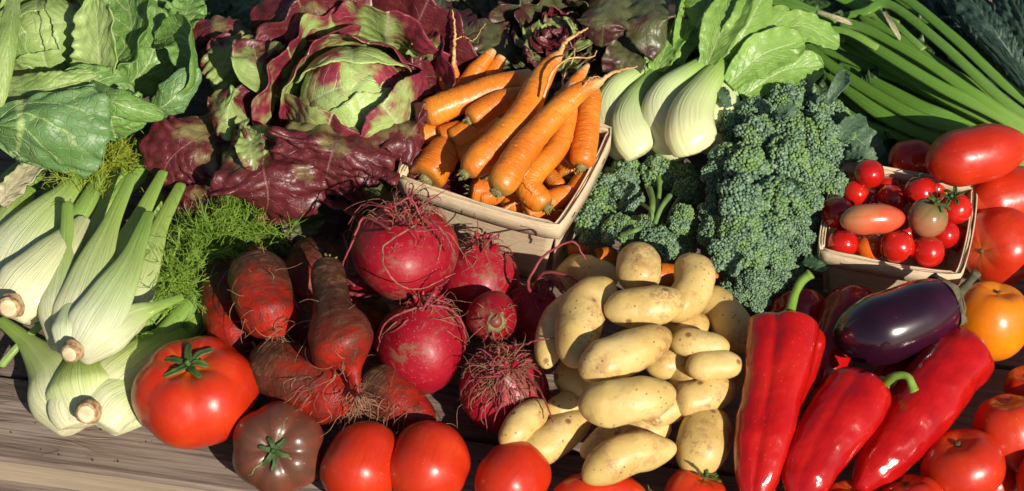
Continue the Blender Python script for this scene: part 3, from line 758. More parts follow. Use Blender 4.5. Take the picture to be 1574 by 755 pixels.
for i, (ax, w, lab) in enumerate(CO):
    carrot(ax, w, lab, .03 if i < 4 else .04, None, 'loose carrots under the heap', CP, seed=i * 3.1 + 90)

# ------------------------------------------------------------------ potatoes
PO = [  # axis ends in px, width, what it looks like; lowest first
 ([(858, 442, 0), (900, 398, 0)], 46, 'shaded potato at the far left back of the heap'),
 ([(1072, 440, 0), (1096, 478, 0)], 40, 'small dark potato behind the bean shaped pale one'),
 ([(862, 562, 0), (905, 610, 0)], 50, 'potato in shadow low at the left side of the heap', 0.05),
 ([(1020, 520, 0), (1088, 492, 0)], 50, 'potato wedged behind the two short ones at right', 0.065),
 ([(992, 565, 0), (1064, 548, 0)], 54, 'potato half hidden in the middle of the heap', 0.065),
 ([(1045, 560, 0), (1068, 610, 0)], 50, 'dark potato in a gap right of the middle', 0.06),
 ([(985, 645, 0), (1062, 612, 0)], 54, 'flaky potato in a gap beneath the broadest one', 0.055),
 ([(1080, 600, 0), (1140, 560, 0)], 56, 'potato in deep shade beside the tall pepper', 0.045),
 ([(840, 640, 0), (892, 612, 0)], 46, 'small potato with a red rootlet across it, behind the smallest', 0.045),
 ([(1072, 450, 0), (1110, 480, .0), (1152, 540, 0)], 64, 'long potato at the right back, leaning to the tall pepper', 0.06),
 ([(875, 405, 0), (950, 432, 0)], 52, 'potato at the back left lit on its right end', 0.05),
 ([(838, 566, 0), (850, 510, .004), (880, 452, 0)], 50, 'slim upright potato at the left edge of the heap', 0.072),
 ([(1096, 628, 0), (1060, 728, -.006)], 80, 'fat potato in front of the tall pepper, half in its shadow', 0.05),
 ([(893, 700, 0), (960, 668, 0), (1032, 655, 0)], 58, 'potato with a shadow band, under the broadest one', 0.045),
 ([(798, 704, 0), (850, 675, .002), (907, 638, 0)], 60, 'shiny potato at the lower left pointing to the tomato row', 0.04),
 ([(772, 686, 0), (838, 618, .002)], 50, 'smallest potato at the lower left corner of the heap', 0.05),
 ([(896, 738, .0), (960, 700, .004), (1040, 688, 0)], 66, 'potato with a round brown scab, lowest at the front', 0.055),
 ([(1035, 622, 0), (1070, 612, .002), (1130, 592, 0)], 60, 'potato with peeling skin right of the broadest one', 0.06),
 ([(1056, 396, 0), (1066, 440, .002), (1028, 490, 0)], 64, 'smooth curved potato at the top right of the heap', 0.085),
 ([(986, 380, 0), (974, 448, 0)], 66, 'short upright potato at the very top of the heap', 0.09),
 ([(940, 434, 0), (893, 480, .004), (882, 564, 0)], 70, 'large curved potato standing on the left side', 0.088),
 ([(1054, 565, 0), (1143, 562, 0)], 48, 'small plump potato, lower of the stacked right pair', 0.08),
 ([(1029, 524, 0), (1122, 534, 0)], 46, 'small plump potato, upper of the stacked right pair', 0.085),
 ([(928, 478, 0), (990, 470, .003), (1052, 462, 0)], 62, 'smooth potato lying across under the upright top one', 0.1),
 ([(890, 574, 0), (945, 552, .004), (1030, 512, 0)], 70, 'potato with a dented end and dark specks, centre of the heap', 0.098),
 ([(888, 622, 0), (960, 618, .005), (1038, 602, 0)], 78, 'broadest smooth potato in the middle front of the heap', 0.092),
]
for i, (ax, w, lab, *hm) in enumerate(PO):
    H = settle(ax, w, tol=.34)
    H = max(min(H, .085), hm[0] if hm else 0)
    ps = [P(x, y, H + dh) for x, y, dh in ax]; R = S(w / 2, ps[0])
    if len(ps) == 2:
        m_ = (ps[0] + ps[1]) / 2 + V(random.uniform(-1, 1), random.uniform(-1, 1), .5) * R * .12; ps = [ps[0], m_, ps[1]]
    k1, k2 = random.uniform(.82, 1), random.uniform(.82, 1)
    v, F, K = sweep(ps, [(0, k1), (.35, 1), (.65, 1), (1, k2)], R, 44, 36, (.36, .36), na=.17, ns=28, seed=i * 5.7, na2=.06, flat=random.uniform(.84, .96))
    o = mesh_obj('potato', v, F, 'potato', K, org=(ps[1].x, ps[1].y, min(p.z for p in ps) - R)); tag(o, lab, 'potato', 'potatoes heaped on the table')

# ------------------------------------------------------------------ tomatoes
def calyx_star(parent, c, axis, r, n=6, mat='calyx', stem=.35, curl=.3, seed=0):
    A = Vector(axis).normalized(); X = A.cross(V(.2, 1, .1)).normalized(); Y = A.cross(X)
    vs = []; F = []; K = []; b = 0
    for i in range(n):
        a = 2 * math.pi * (i + random.uniform(-.25, .25)) / n; d = X * math.cos(a) + Y * math.sin(a); sd = A.cross(d)
        L = r * random.uniform(.75, 1.15); c_ = random.uniform(-.2, 1) * curl
        pts = [Vector(c) + d * L * .12 + A * r * .10, Vector(c) + d * L * .55 + A * r * (.14 + .25 * c_), Vector(c) + d * L + A * r * (.02 + .7 * c_) + sd * L * random.uniform(-.25, .25)]
        v, f, k = leaf_geo(pts, [r * .11, r * .17, r * .12, r * .03], tuple(A), .5, .2, 2, .1, .02, 3, i + seed, 14, 6)
        vs.append(v); F += [tuple(q + b for q in ff) for ff in f]; K.append(k); b += len(v)
    o = mesh_obj('calyx', np.concatenate(vs), F, mat, np.concatenate(K), parent)
    m_ = o.modifiers.new('thickness', 'SOLIDIFY'); m_.thickness = r * .06; m_.offset = 0
    if stem:
        e = Vector(c) + A * r * stem + X * r * stem * .3
        v, f, k = sweep([Vector(c) - A * r * .1, Vector(c) + A * r * stem * .5, e], [(0, 1), (.7, .8), (1, 1)], r * .13, 10, 12, (0, .1), na=.2, ns=300)
        mesh_obj('stem', v, f, mat, k, o)
    return o
def tomato(cx, cy, rw, rh, label, axis, H=None, mat='tomato', lobes=5, lamp=.03, name='tomato', cat='tomato', group=None, cal=None, dimp=.16, sq=1., seed=0, tol=.12, scar=None, hmin=0):
    """round tomato showing at cx, cy, rw px half wide; axis points to the stem end"""
    if H is None: H = settle([(cx - 1, cy, 0), (cx + 1, cy, 0)], 2 * rw * .96, tol=tol, hmin=hmin)
    elif H is not False: solid(P(cx, cy, H), S(rw * .9, P(cx, cy, H)))
    c = P(cx, cy, H); R = S(rw, c); Hh = R * rh; A = Vector(axis).normalized()
    def fn(ph):
        r = R * math.sin(ph) ** .92
        z = Hh * math.cos(ph) - Hh * dimp * 1.6 * math.exp(-(ph / .42) ** 2) + Hh * .06 * math.exp(-((math.pi - ph) / .4) ** 2)
        return r, z
    def lob(th, ph):
        q = np.abs(np.cos(th * lobes / 2 + seed)) ** 1.2 - .5
        wgt = math.sin(ph) * (.5 + .5 * math.cos(ph)) ** .6 + .15
        return 1 + lamp * q * wgt * 2, Hh * lamp * 1.6 * q * math.exp(-((ph - .5) / .5) ** 2)
    v, F, K = lathe(c, A, fn, 44, 64, lob, na=.03, ns=22, seed=seed)
    base = (c.x, c.y, c.z - R * .85)
    needs = cal or scar
    if needs:
        t = thing(name, label, cat, base, group); mesh_obj('skin', v, F, mat, K, t)
        top = c + A * (Hh * (1 - dimp * 1.25))
        if cal: calyx_star(t, top, A, cal[0] * R, cal[1] if len(cal) > 1 else 6, cal[2] if len(cal) > 2 else 'calyx', cal[3] if len(cal) > 3 else .35, cal[4] if len(cal) > 4 else .3, seed)
        if scar:
            v, F, K = sweep([top - A * R * .03, top + A * R * .03], [(0, 1), (1, .8)], R * scar, 6, 14, (0, .5), na=.4, ns=400); mesh_obj('stem_scar', v, F, 'scar', K, t)
    else:
        t = mesh_obj(name, v, F, mat, K, org=base); tag(t, label, cat, group)
    return t, c, R
def plum(ax, w, label, mat='tomato', group=None, H=None, name='plum_tomato', seed=0, prof=None, cal=None, tol=.12):
    if H is None: H = settle(ax, w, tol=tol)
    else:
        global COLL
        COLL = np.concatenate([COLL, spheres(ax, w, H)])
    ps = [P(x, y, H + dh) for x, y, dh in ax]; R = S(w / 2, ps[0])
    v, F, K = sweep(ps, prof or [(0, .9), (.3, 1), (.65, 1), (1, .85)], R, 44, 48, (.38, .38), na=.04, ns=20, seed=seed, lobes=4, lamp=.03, lpow=2)
    mid = ps[len(ps) // 2]; base = (mid.x, mid.y, mid.z - R)
    if cal:
        t = thing(name, label, 'tomato', base, group); mesh_obj('skin', v, F, mat, K, t)
        d = (ps[-1] - ps[-2]).normalized() if cal[0] else (ps[0] - ps[1]).normalized()
        e = ps[-1] if cal[0] else ps[0]
        calyx_star(t, e - d * R * .06, d, R * cal[1], 5, cal[2], cal[3], .6, seed)
    else:
        t = mesh_obj(name, v, F, mat, K, org=base); tag(t, label, 'tomato', group)
    return t

# beefsteak with the raised calyx, and the brown one with a split scar
T1, c1, R1 = tomato(301, 603, 95, .80, 'largest red tomato with green star calyx, left beside the fennel', (-.06, .08, .99), .047, 'tomato', 6, .035, cal=(.42, 6, 'calyx', .3, .35), dimp=.2, seed=2.1)
T2, c2, R2 = tomato(428, 691, 71, .88, 'brownish dark tomato with dry cracks round its green calyx', (0, -.62, .78), .034, 'tomato_dark', 6, .05, cal=(.40, 6, 'calyx', .3, .3), dimp=.13, seed=4.4)
# dry cracks radiating from the stem of the brown tomato
AX = Vector((0, -.62, .78)).normalized(); XX = AX.cross(V(.2, 1, .1)).normalized(); YY = AX.cross(XX); lines = []
for a, L in ((1.0, 1.0), (2.9, .8), (4.6, .9)):
    pts = []
    for k in range(12):
        f = .28 + k / 11 * L * .62; q = XX * math.cos(a + .03 * math.sin(k)) + YY * math.sin(a + .03 * math.sin(k))
        r_ = R2 * math.sin(f) ** .92; z_ = R2 * .88 * math.cos(f) - R2 * .88 * .13 * 1.6 * math.exp(-(f / .42) ** 2)
        pts.append(c2 + q * r_ * 1.0 + AX * z_)
    lines.append((catmull(pts, 16), .0011, .0003))
v, F, K = tubes(lines, 6); mesh_obj('dry_crack', v, F, 'stub', K, T2)

ROW = 'red tomatoes lined up along the front edge'
plum([(533, 775, -.002), (556, 715, .003), (590, 664, 0)], 118, 'glossy tomato next right of the brown one in the front row', H=.032, group=ROW, seed=1.2)
plum([(640, 775, -.002), (660, 712, .003), (690, 668, 0)], 122, 'glossy tomato, second to the right of the brown one', H=.034, group=ROW, seed=5.2)
plum([(745, 778, 0), (790, 732, .003), (812, 694, 0)], 108, 'tomato just left below the scabby potato, third right of the brown one', H=.030, group=ROW, seed=8.6)
plum([(845, 772, 0), (920, 762, .003), (995, 765, 0)], 74, 'wide tomato cut by the frame under the lowest potato, calyx at its right end', H=.026, group=ROW, seed=3.3, cal=(1, .55, 'dry_calyx', .6))
tomato(1069, 762, 48, .95, 'tomato cut by the frame at the foot of the tall pepper, spiky calyx', (.35, .3, .88), .028, group=ROW, cal=(.6, 5, 'calyx', .5, 1.1), seed=6)
tomato(1175, 782, 40, .95, 'smallest sliver of tomato below the tall pepper, dry grey stem', (.2, .3, .9), .026, group=ROW, cal=(.6, 5, 'dry_calyx', 1.0, .7), seed=9)
tomato(1302, 780, 48, .85, 'tomato sliver below the pepper with the curled stem', (.1, .5, .86), .027, group=ROW, seed=10)
tomato(1398, 778, 56, .85, 'tomato cut by the frame just left of the round one at the lower right', (-.2, .6, .8), .032, group=ROW, seed=13, scar=.10)
RT = 'red tomatoes heaped at the right edge'
tomato(1480, 716, 64, .84, 'round tomato with bright highlight at the lower right', (-.3, .35, .88), .042, lamp=.014, group=RT, seed=15, scar=.08)
tomato(1553, 668, 58, 1.15, 'tall tomato at the right edge above the round one', (-.2, .5, .84), .040, lamp=.014, group=RT, seed=16)
tomato(1580, 596, 36, .95, 'tomato half cut by the right edge under the orange one', (-.3, .3, .9), .036, lamp=.014, group=RT, seed=17)
tomato(1522, 740, 42, .9, 'tomato in shade between the tall one and the lower frame edge', (.1, .2, .9), .020, lamp=.014, group=RT, seed=18)
tomato(1538, 378, 62, .92, 'large round tomato at the right edge with brown blossom spot, above the orange one', (-.75, -.55, .35), .036, lamp=.014, group=RT, seed=19, scar=.07, dimp=.08)
plum([(1482, 322, 0), (1545, 306, .003), (1625, 296, 0)], 98, 'long tomato at the right edge under the oval one', H=.045, group=RT, seed=20)
plum([(1368, 252, 0), (1400, 245, 0), (1440, 240, 0)], 60, 'tomato in shade behind the oval one, over the punnet', H=.06, group=RT, seed=21)
plum([(1423, 252, 0), (1495, 240, .004), (1577, 220, 0)], 90, 'big oval tomato topmost at the right edge', H=.088, group=RT, seed=22)
plum([(1310, 238, 0), (1358, 240, 0)], 26, 'orange red tomato sliver between broccoli and punnet', H=.04, group=RT, seed=23)
for i, (x, y, r_) in enumerate([(1640, 640, 56), (1650, 545, 56), (1620, 740, 56), (1660, 450, 60)]):  # extra tomatoes past the right edge, added to shade the boards beside them
    tomato(x, y, r_, .95, 'tomato added for shade just beyond the right edge, ' + ['level with the tall one', 'level with the one half cut by the edge', 'at the lower corner', 'level with the orange one'][i], (0, .3, .9), .045, lamp=.014, group=RT, seed=60 + i)
tomato(1522, 493, 60, 1.06, 'orange yellow tomato beside the eggplant stem', (.15, .35, .92), .050, 'tomato_orange', group=None, seed=25, scar=.06, lamp=.015)

# ------------------------------------------------------------------ cherry tomatoes in the punnet
CG = 'cherry tomatoes in the punnet'
CH = [ # x, y, r, H, mat, label, axis, calyx
 (1471, 366, 22, .044, 'cherry', 'shaded cherry tomato low against the right side of the punnet', (.3, .3, .9), None),
 (1390, 357, 22, .040, 'cherry', 'cherry tomato low under the striped plum one', (0, .3, .9), None),
 (1340, 308, 21, .042, 'cherry', 'cherry tomato in the gap above the striped plum one', (0, .3, .9), None),
 (1425, 330, 22, .040, 'cherry', 'cherry tomato buried beneath the olive one', (0, .3, .9), None),
 (1436, 290, 20, .050, 'cherry', 'cherry tomato at the back right, behind a larger one', (0, .5, .8), (.5, 5)),
 (1365, 289, 20, .052, 'cherry', 'cherry tomato in the back row middle', (0, .5, .8), None),
 (1371, 306, 23, .056, 'cherry', 'cherry tomato just above the plum one at its right end', (0, .4, .8), None),
 (1315, 297, 21, .056, 'cherry', 'cherry tomato left of the back middle with a dry calyx', (.8, .3, .6), (.5, 5)),
 (1296, 374, 24, .056, 'cherry', 'cherry tomato in the front left corner of the punnet', (0, .3, .9), None),
 (1337, 380, 22, .055, 'cherry_orange', 'orange cherry tomato in the front row', (0, .3, .9), None),
 (1452, 360, 23, .060, 'cherry', 'cherry tomato right of and below the olive one', (.3, .3, .9), None),
 (1286, 327, 25, .066, 'cherry', 'cherry tomato on the left rim of the punnet', (-.2, .3, .9), None),
 (1415, 296, 26, .066, 'cherry', 'large cherry tomato behind the olive one', (-.3, .6, .7), (.5, 5)),
 (1469, 321, 25, .068, 'cherry', 'cherry tomato at the right rim under a spidery dark calyx', (-.35, .1, .9), (.95, 6)),
 (1336, 267, 23, .072, 'cherry', 'topmost cherry tomato at the back of the punnet', (0, .2, .95), None),
 (1426, 387, 26, .066, 'cherry', 'cherry tomato at the front right with a tiny blossom point', (0, .5, .8), None),
 (1379, 379, 27, .070, 'cherry', 'shiny cherry tomato in the middle of the front row', (0, .5, .8), None),
 (1426, 335, 31, .082, 'cherry_dark', 'olive brown cherry tomato with a green star calyx', (.35, .15, .9), (.75, 6)),
]
for i, (x, y, r, H, mt, lab, ax_, cal) in enumerate(CH):
    tomato(x, y, r, .96, lab, ax_, H, mt, 3, .01, 'cherry_tomato', 'cherry tomato', CG, (cal[0], cal[1], 'calyx', .3, .5) if cal else None, .05, seed=i * 2.3)
plum([(1291, 340, 0), (1340, 337, .003), (1391, 335, 0)], 48, 'striped pinkish plum tomato lying across the punnet', 'cherry_plum', CG, H=.086, name='cherry_tomato', seed=31)

# ------------------------------------------------------------------ eggplant
H = .078
ax = [(1280, 520, -.006), (1360, 505, 0), (1430, 475, .004), (1470, 456, .004)]
ps = [P(x, y, H + d) for x, y, d in ax]; R = S(57, ps[1]); EG = thing('eggplant', 'glossy dark purple eggplant lying on the peppers', 'eggplant', (ps[1].x, ps[1].y, ps[1].z - R))
v, F, K = sweep(ps, [(0, .9), (.3, 1), (.6, .93), (.85, .7), (1, .5)], R, 56, 64, (.32, .14), na=.03, ns=14, seed=3)
mesh_obj('skin', v, F, 'eggplant', K, EG)
d = (ps[3] - ps[2]).normalized(); e = ps[3] - d * R * .10
v, F, K = sweep([e - d * R * .50, e - d * R * .2, e + d * R * .16], [(0, .80), (.45, .72), (.8, .50), (1, .28)], R, 26, 40, (0, .25), lobes=5, lamp=.10, lpow=1.5, na=.06, ns=120)
vv = v.reshape(-1, 3); nseg = 40
for j in range(nseg):          # pointed lobes of the cap lie on the skin
    sh = .30 * R * (abs(math.cos(j / nseg * math.pi * 5)) ** 1.3)
    for k in range(6): vv[k * nseg + j] += np.array(d) * sh * (1 - k / 6)
mesh_obj('calyx', vv, F, 'estem', K, EG)
cp = [P(1462, 462, H + .006), P(1472, 452, H + .012), P(1484, 440, H + .02), P(1503, 418, H + .034)]
v, F, K = sweep(cp, [(0, 2.6), (.15, 1.9), (.35, 1), (.85, .75), (1, 1.1)], S(8, cp[0]), 30, 20, (.05, .04), na=.12, ns=160); mesh_obj('stem', v, F, 'estem', K, EG)

# ------------------------------------------------------------------ peppers
def pepper(ax, w, prof, label, H, stem=None, lobes=3, lamp=.22, lph=0, seed=0, flat=.85, caps=(.13, .14), calr=.42, na=.10):
    ps = [P(x, y, H + d) for x, y, d in ax]; m_ = ps[len(ps) // 2]; R = S(w / 2, m_)
    t = thing('red_pepper', label, 'pepper', (m_.x, m_.y, max(0, m_.z - R)), 'long red peppers')
    v, F, K = sweep(ps, prof, R, 72, 72, caps, flat, lobes=lobes, lamp=lamp, lph=lph, lpow=.8, na=na, ns=26, seed=seed, na2=.035, twist=.35)
    mesh_obj('flesh', v, F, 'pepper', K, t)
    if stem:
        sp = [P(x, y, H + d) for x, y, d in stem[0]]; r = S(stem[1] / 2, sp[0])
        v, F, K = sweep(sp, [(0, calr * 4.2), (.08, 2.2), (.2, 1.15), (.6, .9), (.92, 1.0), (1, 1.35)], r, 44, 24, (.02, .02), na=.15, ns=120, seed=seed)
        o = mesh_obj('stem', v, F, 'pstem', K, t)
    return t
pepper([(1222, 448, 0), (1228, 500, -.01), (1200, 560, -.02)], 92, [(0, .8), (.3, 1), (1, .6)], 'dark shaded pepper behind the tall one', .035, seed=31)
pepper([(1330, 448, 0), (1285, 520, -.006), (1255, 610, -.02)], 84, [(0, .7), (.2, 1), (.7, .85), (1, .5)], 'shaded pepper under the left end of the eggplant', .042, seed=32)
pepper([(1440, 520, 0), (1390, 580, -.004), (1335, 650, -.01)], 86, [(0, .7), (.2, 1), (.7, .85), (1, .5)], 'pepper in shadow between the eggplant and the diagonal pepper', .040, seed=33)
pepper([(1500, 528, .008), (1450, 580, .008), (1390, 665, 0), (1315, 755, -.014)], 112, [(0, .80), (.15, .98), (.45, .98), (.7, .78), (.88, .62), (1, .4)], 'diagonal dull red pepper showing no stem, beneath the eggplant end', .052, lobes=2, lamp=.1, seed=34, flat=.9, na=.07)
pepper([(1343, 580, .012), (1300, 640, .008), (1258, 700, 0), (1222, 772, -.012)], 104, [(0, .72), (.10, .92), (.3, 1), (.6, .92), (.85, .75), (1, .5)], 'glossy pepper with a hooked green stem', .060, ([(1352, 592, .016), (1362, 588, .024), (1376, 578, .034), (1396, 580, .038), (1406, 603, .032)], 13), lobes=3, lamp=.2, seed=35, lph=.5)
pepper([(1210, 492, .022), (1203, 545, .018), (1182, 640, .004), (1155, 775, -.016)], 114, [(0, .82), (.06, .95), (.2, 1), (.45, .92), (.7, .84), (.88, .72), (1, .5)], 'tall glossy lobed pepper with long straight green stem', .064, ([(1212, 490, .026), (1215, 476, .034), (1222, 452, .046), (1233, 432, .056), (1247, 420, .062)], 14), lobes=4, lamp=.26, seed=36, lph=.3, na=.11)

# ------------------------------------------------------------------ beets
def beet(cx, cy, rw, rh, axis, H, label, tuft=(90, .5), group='round red beets with hairy crowns', seed=0, pt=.2, stems=0, L=.055, cut=False):
    c = P(cx, cy, H); R = S(rw, c); A = Vector(axis).normalized(); Hh = R * rh
    t = thing('beet', label, 'beet', (c.x, c.y, max(0, c.z - R)), group)
    def fn(ph):
        q = math.pi - ph
        r = R * (math.sin(ph) ** .9); z = Hh * math.cos(ph) + Hh * .22 * math.exp(-(ph / .3) ** 2) - Hh * pt * math.exp(-(q / .5) ** 2)
        return r, z
    v, F, K = lathe(c, A, fn, 52, 64, lambda th, ph: (1 + .035 * np.cos(th * 3 + seed) * math.sin(ph), 0), na=.07, ns=24, seed=seed)
    mesh_obj('root', v, F, 'beet', K, t); solid(c, R * .92)
    top = c + A * Hh * 1.06
    # knobbly crown of cut stalk bases
    lines = []
    X = A.cross(V(.3, .2, 1)).normalized(); Y = A.cross(X)
    if cut:
        v, F, K = sweep([top - A * R * .12, top + A * R * .08], [(0, 1), (1, .7)], R * .42, 10, 26, (0, .3), na=.3, ns=220, seed=seed); mesh_obj('crown', v, F, 'stub', K, t)
    else:
        for k in range(9):
            a = k * 2.4; q = (X * math.cos(a) + Y * math.sin(a)) * R * random.uniform(.06, .26)
            p0 = top + q - A * R * .12; l = R * random.uniform(.15, .42)
            lines.append((catmull([p0, p0 + A * l * .6 + q * .3, p0 + A * l + q * .8], 8), R * random.uniform(.07, .12), R * .03))
        v, F, K = tubes(lines, 8); mesh_obj('crown', v, F, 'beet', K, t)
    n, sp = tuft
    if n:
        rootlets(t, c, R * .98, A, int(n * .22), L * .9, .00075, sp * .8, .45, 'rootpink', start=Hh / R * 1.02, drop=.5)
        rootlets(t, c, R * .98, A, int(n * .75), L * .65, .00030, sp, .7, 'roottan', start=Hh / R, drop=.5)
        rootlets(t, c, R, A, int(n * .15), L * 1.3, .00026, sp * 1.6, .5, 'roottan', start=Hh / R * .96, drop=.6)
    return t, c, R
beet(815, 478, 44, .95, (.1, .1, .9), .030, 'shaded beet behind the potatoes with large curled pink rootlets', (30, .6), seed=1, L=.035)
beet(735, 432, 62, .95, (.15, .35, .9), .042, 'beet wedged against the carrot basket, shaggy brown crown', (80, .5), seed=2, L=.032)
beet(690, 470, 44, .9, (-.3, .2, .8), .026, 'beet hidden in shade between the two largest', (10, .5), seed=3)
beet(775, 597, 70, .85, (-.05, -.25, .95), .038, 'lowest beet, under a bird nest of fine rootlets', (260, .8), seed=4, L=.036)
bc = beet(757, 487, 40, 1.1, (.12, -.75, .62), .066, 'smallest beet with its ringed cut crown facing forward', (36, .7), seed=5, L=.018, cut=True)
beet(560, 445, 30, .8, (-.6, .3, .4), .030, 'dark beet beneath the topmost one at left', (12, .6), seed=6, L=.03)
b2 = beet(648, 530, 71, .96, (.12, .42, .88), .052, 'round speckled beet in front with roots like a wreath', (80, .6), seed=7, L=.04)
b1 = beet(622, 388, 82, .80, (.10, .30, .92), .092, 'largest topmost beet leaning on the carrot basket', (90, .6), seed=8, L=.045)
# long single rootlets
def wire(parent, pts, w, mat='rootpink', name='long_rootlet', wob=.0012):
    p = [P(*q) for q in pts]; c = catmull(p, 40)
    c = c + np.array([[nz(i * .35, 1, pts[0][0]), nz(i * .35, 5, pts[0][0]), nz(i * .35, 9, pts[0][0])] for i in range(41)]) * wob
    v, F, K = tubes([(c, S(w / 2, p[0]), S(w * .22, p[0]))], 7); return mesh_obj(name, v, F, mat, K, parent)
B1, B2, B3 = b1[0], b2[0], bc[0]
wire(B1, [(600, 352, .135), (560, 335, .13), (545, 365, .12), (525, 410, .10), (515, 440, .07)], 5)
wire(B1, [(640, 345, .14), (590, 380, .145), (600, 425, .14), (640, 445, .12), (700, 420, .115)], 3, 'roottan')
wire(B1, [(652, 330, .14), (675, 350, .14), (690, 370, .13), (700, 392, .12)], 6)
wire(B1, [(620, 340, .14), (640, 355, .145), (672, 352, .14)], 5)
wire(B1, [(645, 330, .14), (630, 305, .15), (600, 318, .145), (560, 312, .13), (535, 345, .11)], 4)
wire(B2, [(660, 470, .09), (620, 480, .09), (590, 500, .08), (580, 540, .06)], 5)
wire(B2, [(655, 468, .095), (690, 475, .09), (712, 500, .08), (715, 540, .06)], 5)
wire(B2, [(648, 478, .095), (668, 448, .11), (690, 430, .12)], 4)
wire(B3, [(790, 520, .07), (800, 560, .07), (835, 610, .07), (850, 650, .065)], 5)
wire(B3, [(782, 540, .07), (820, 525, .085), (862, 518, .09)], 4)
bs = bpy.data.objects['beet']
wire(bs, [(838, 462, .05), (812, 440, .08), (835, 395, .10), (880, 372, .11), (900, 400, .10)], 6)
wire(bs, [(820, 450, .06), (835, 420, .085), (875, 425, .09), (895, 442, .085)], 6)
for k in range(6):
    wire(bs, [(818 + k * 6, 455, .06), (826 + k * 5, 432 - k % 3 * 4, .075), (845 + k * 4, 428 + k * 2, .08), (862 + k * 3, 450 + k * 3, .07)], 3)
wire(bpy.data.objects['beet.005'], [(520, 455, .05), (535, 400, .06), (528, 360, .07)], 6)
wire(bpy.data.objects['beet.005'], [(545, 440, .05), (500, 400, .05), (480, 388, .05)], 5)
wire(bpy.data.objects['beet.005'], [(530, 450, .045), (570, 455, .05), (600, 452, .05)], 7)
wire(bpy.data.objects['beet.005'], [(528, 430, .045), (560, 434, .05), (590, 444, .05)], 6)
wire(bpy.data.objects['beet.005'], [(515, 420, .045), (522, 445, .05), (540, 462, .05)], 6)

# ------------------------------------------------------------------ long red roots
def longroot(ax, w, prof, label, H, rn=40, seed=0, caps=(.14, .10), tailL=.03, crown=True, na=.14):
    ps = [P(x, y, H + d) for x, y, d in ax]; m_ = ps[len(ps) // 2]; R = S(w / 2, m_)
    t = thing('long_beet', label, 'beet', (m_.x, m_.y, max(0, m_.z - R)), 'long red roots with brown tops')
    v, F, K = sweep(ps, prof, R, 64, 44, caps, na=na, ns=34, seed=seed, na2=.05)
    mesh_obj('root', v, F, 'cyl', K, t)
    d = (ps[-1] - ps[-2]).normalized(); e = ps[-1]
    if rn:
        rootlets(t, e - d * R * .6, R * .55, (d + V(0, -.3, .2)), rn, tailL, .00036, .7, .5, 'roottan', start=.9)
        for q, (a, b) in enumerate(((.45, .5), (.7, .8))):
            p = ps[0].lerp(ps[-1], a)
            rootlets(t, p, R * .95, V(random.uniform(-.6, .6), -.5, .8), rn // 3, tailL * 1.1, .00032, 1.3, .6, 'roottan', start=1.0)
    if crown:
        d0 = (ps[0] - ps[1]).normalized()
        lines = []
        for k in range(8):
            q = Vector((random.gauss(0, 1), random.gauss(0, 1), random.gauss(0, 1))).normalized(); q = q - d0 * q.dot(d0)
            p0 = ps[0] + q * R * .2 - d0 * R * .1; lines.append((catmull([p0, p0 + d0 * R * .15 + q * .001, p0 + d0 * R * random.uniform(.2, .35) + q * R * .2], 6), R * .09, R * .03))
        v, F, K = tubes(lines, 6); mesh_obj('crown', v, F, 'stub', K, t)
    return t
LP = [(0, .75), (.2, .95), (.55, 1), (.8, .85), (1, .35)]
longroot([(405, 388, 0), (388, 402, 0)], 44, [(0, 1), (1, 1)], 'small rough brown root top by the fennel fronds', .045, 0, 1, crown=False)
longroot([(500, 378, 0), (470, 430, 0), (452, 470, -.01)], 90, LP, 'dark brown root behind, in the shade of the lettuce', .032, 10, 2)
longroot([(345, 405, 0), (352, 470, 0), (372, 552, -.004)], 86, LP, 'dark shaded root next to the fennel fronds', .036, 20, 3)
longroot([(448, 470, 0), (470, 520, 0), (500, 560, -.004)], 76, LP, 'root in deep shade beneath the two upright ones', .026, 0, 9)
longroot([(570, 470, 0), (560, 540, 0)], 70, LP, 'shaded root behind the tapering one, next to the round speckled beet', .026, 0, 10)
longroot([(562, 583, .003), (604, 615, .002), (668, 660, -.004)], 82, [(0, .8), (.2, 1), (.6, .95), (.85, .7), (1, .3)], 'root at the lower right of its group touching the tomato row', .034, 34, 4)
longroot([(396, 545, .003), (455, 580, .004), (548, 628, -.002)], 106, [(0, .62), (.2, .9), (.6, 1), (.85, .9), (1, .5)], 'large root lying above the brown tomato, hairy right end', .044, 70, 5)
longroot([(388, 398, .008), (403, 450, .008), (428, 522, 0)], 92, [(0, .78), (.2, 1), (.6, 1.04), (.82, .98), (.93, .5), (1, .10)], 'brown topped bright red root, tip down, left of the tapering one', .068, 36, 6, caps=(.2, .03))
longroot([(505, 405, .020), (508, 455, .018), (522, 520, .012), (540, 560, .004), (553, 615, -.012)], 96, [(0, .46), (.08, .60), (.28, .60), (.36, .72), (.44, 1.0), (.62, 1.06), (.70, .78), (.78, .30), (.9, .13), (1, .05)], 'upright tapering root with rough brown neck, on top of its group', .082, 46, 7, caps=(.03, .02), tailL=.028)

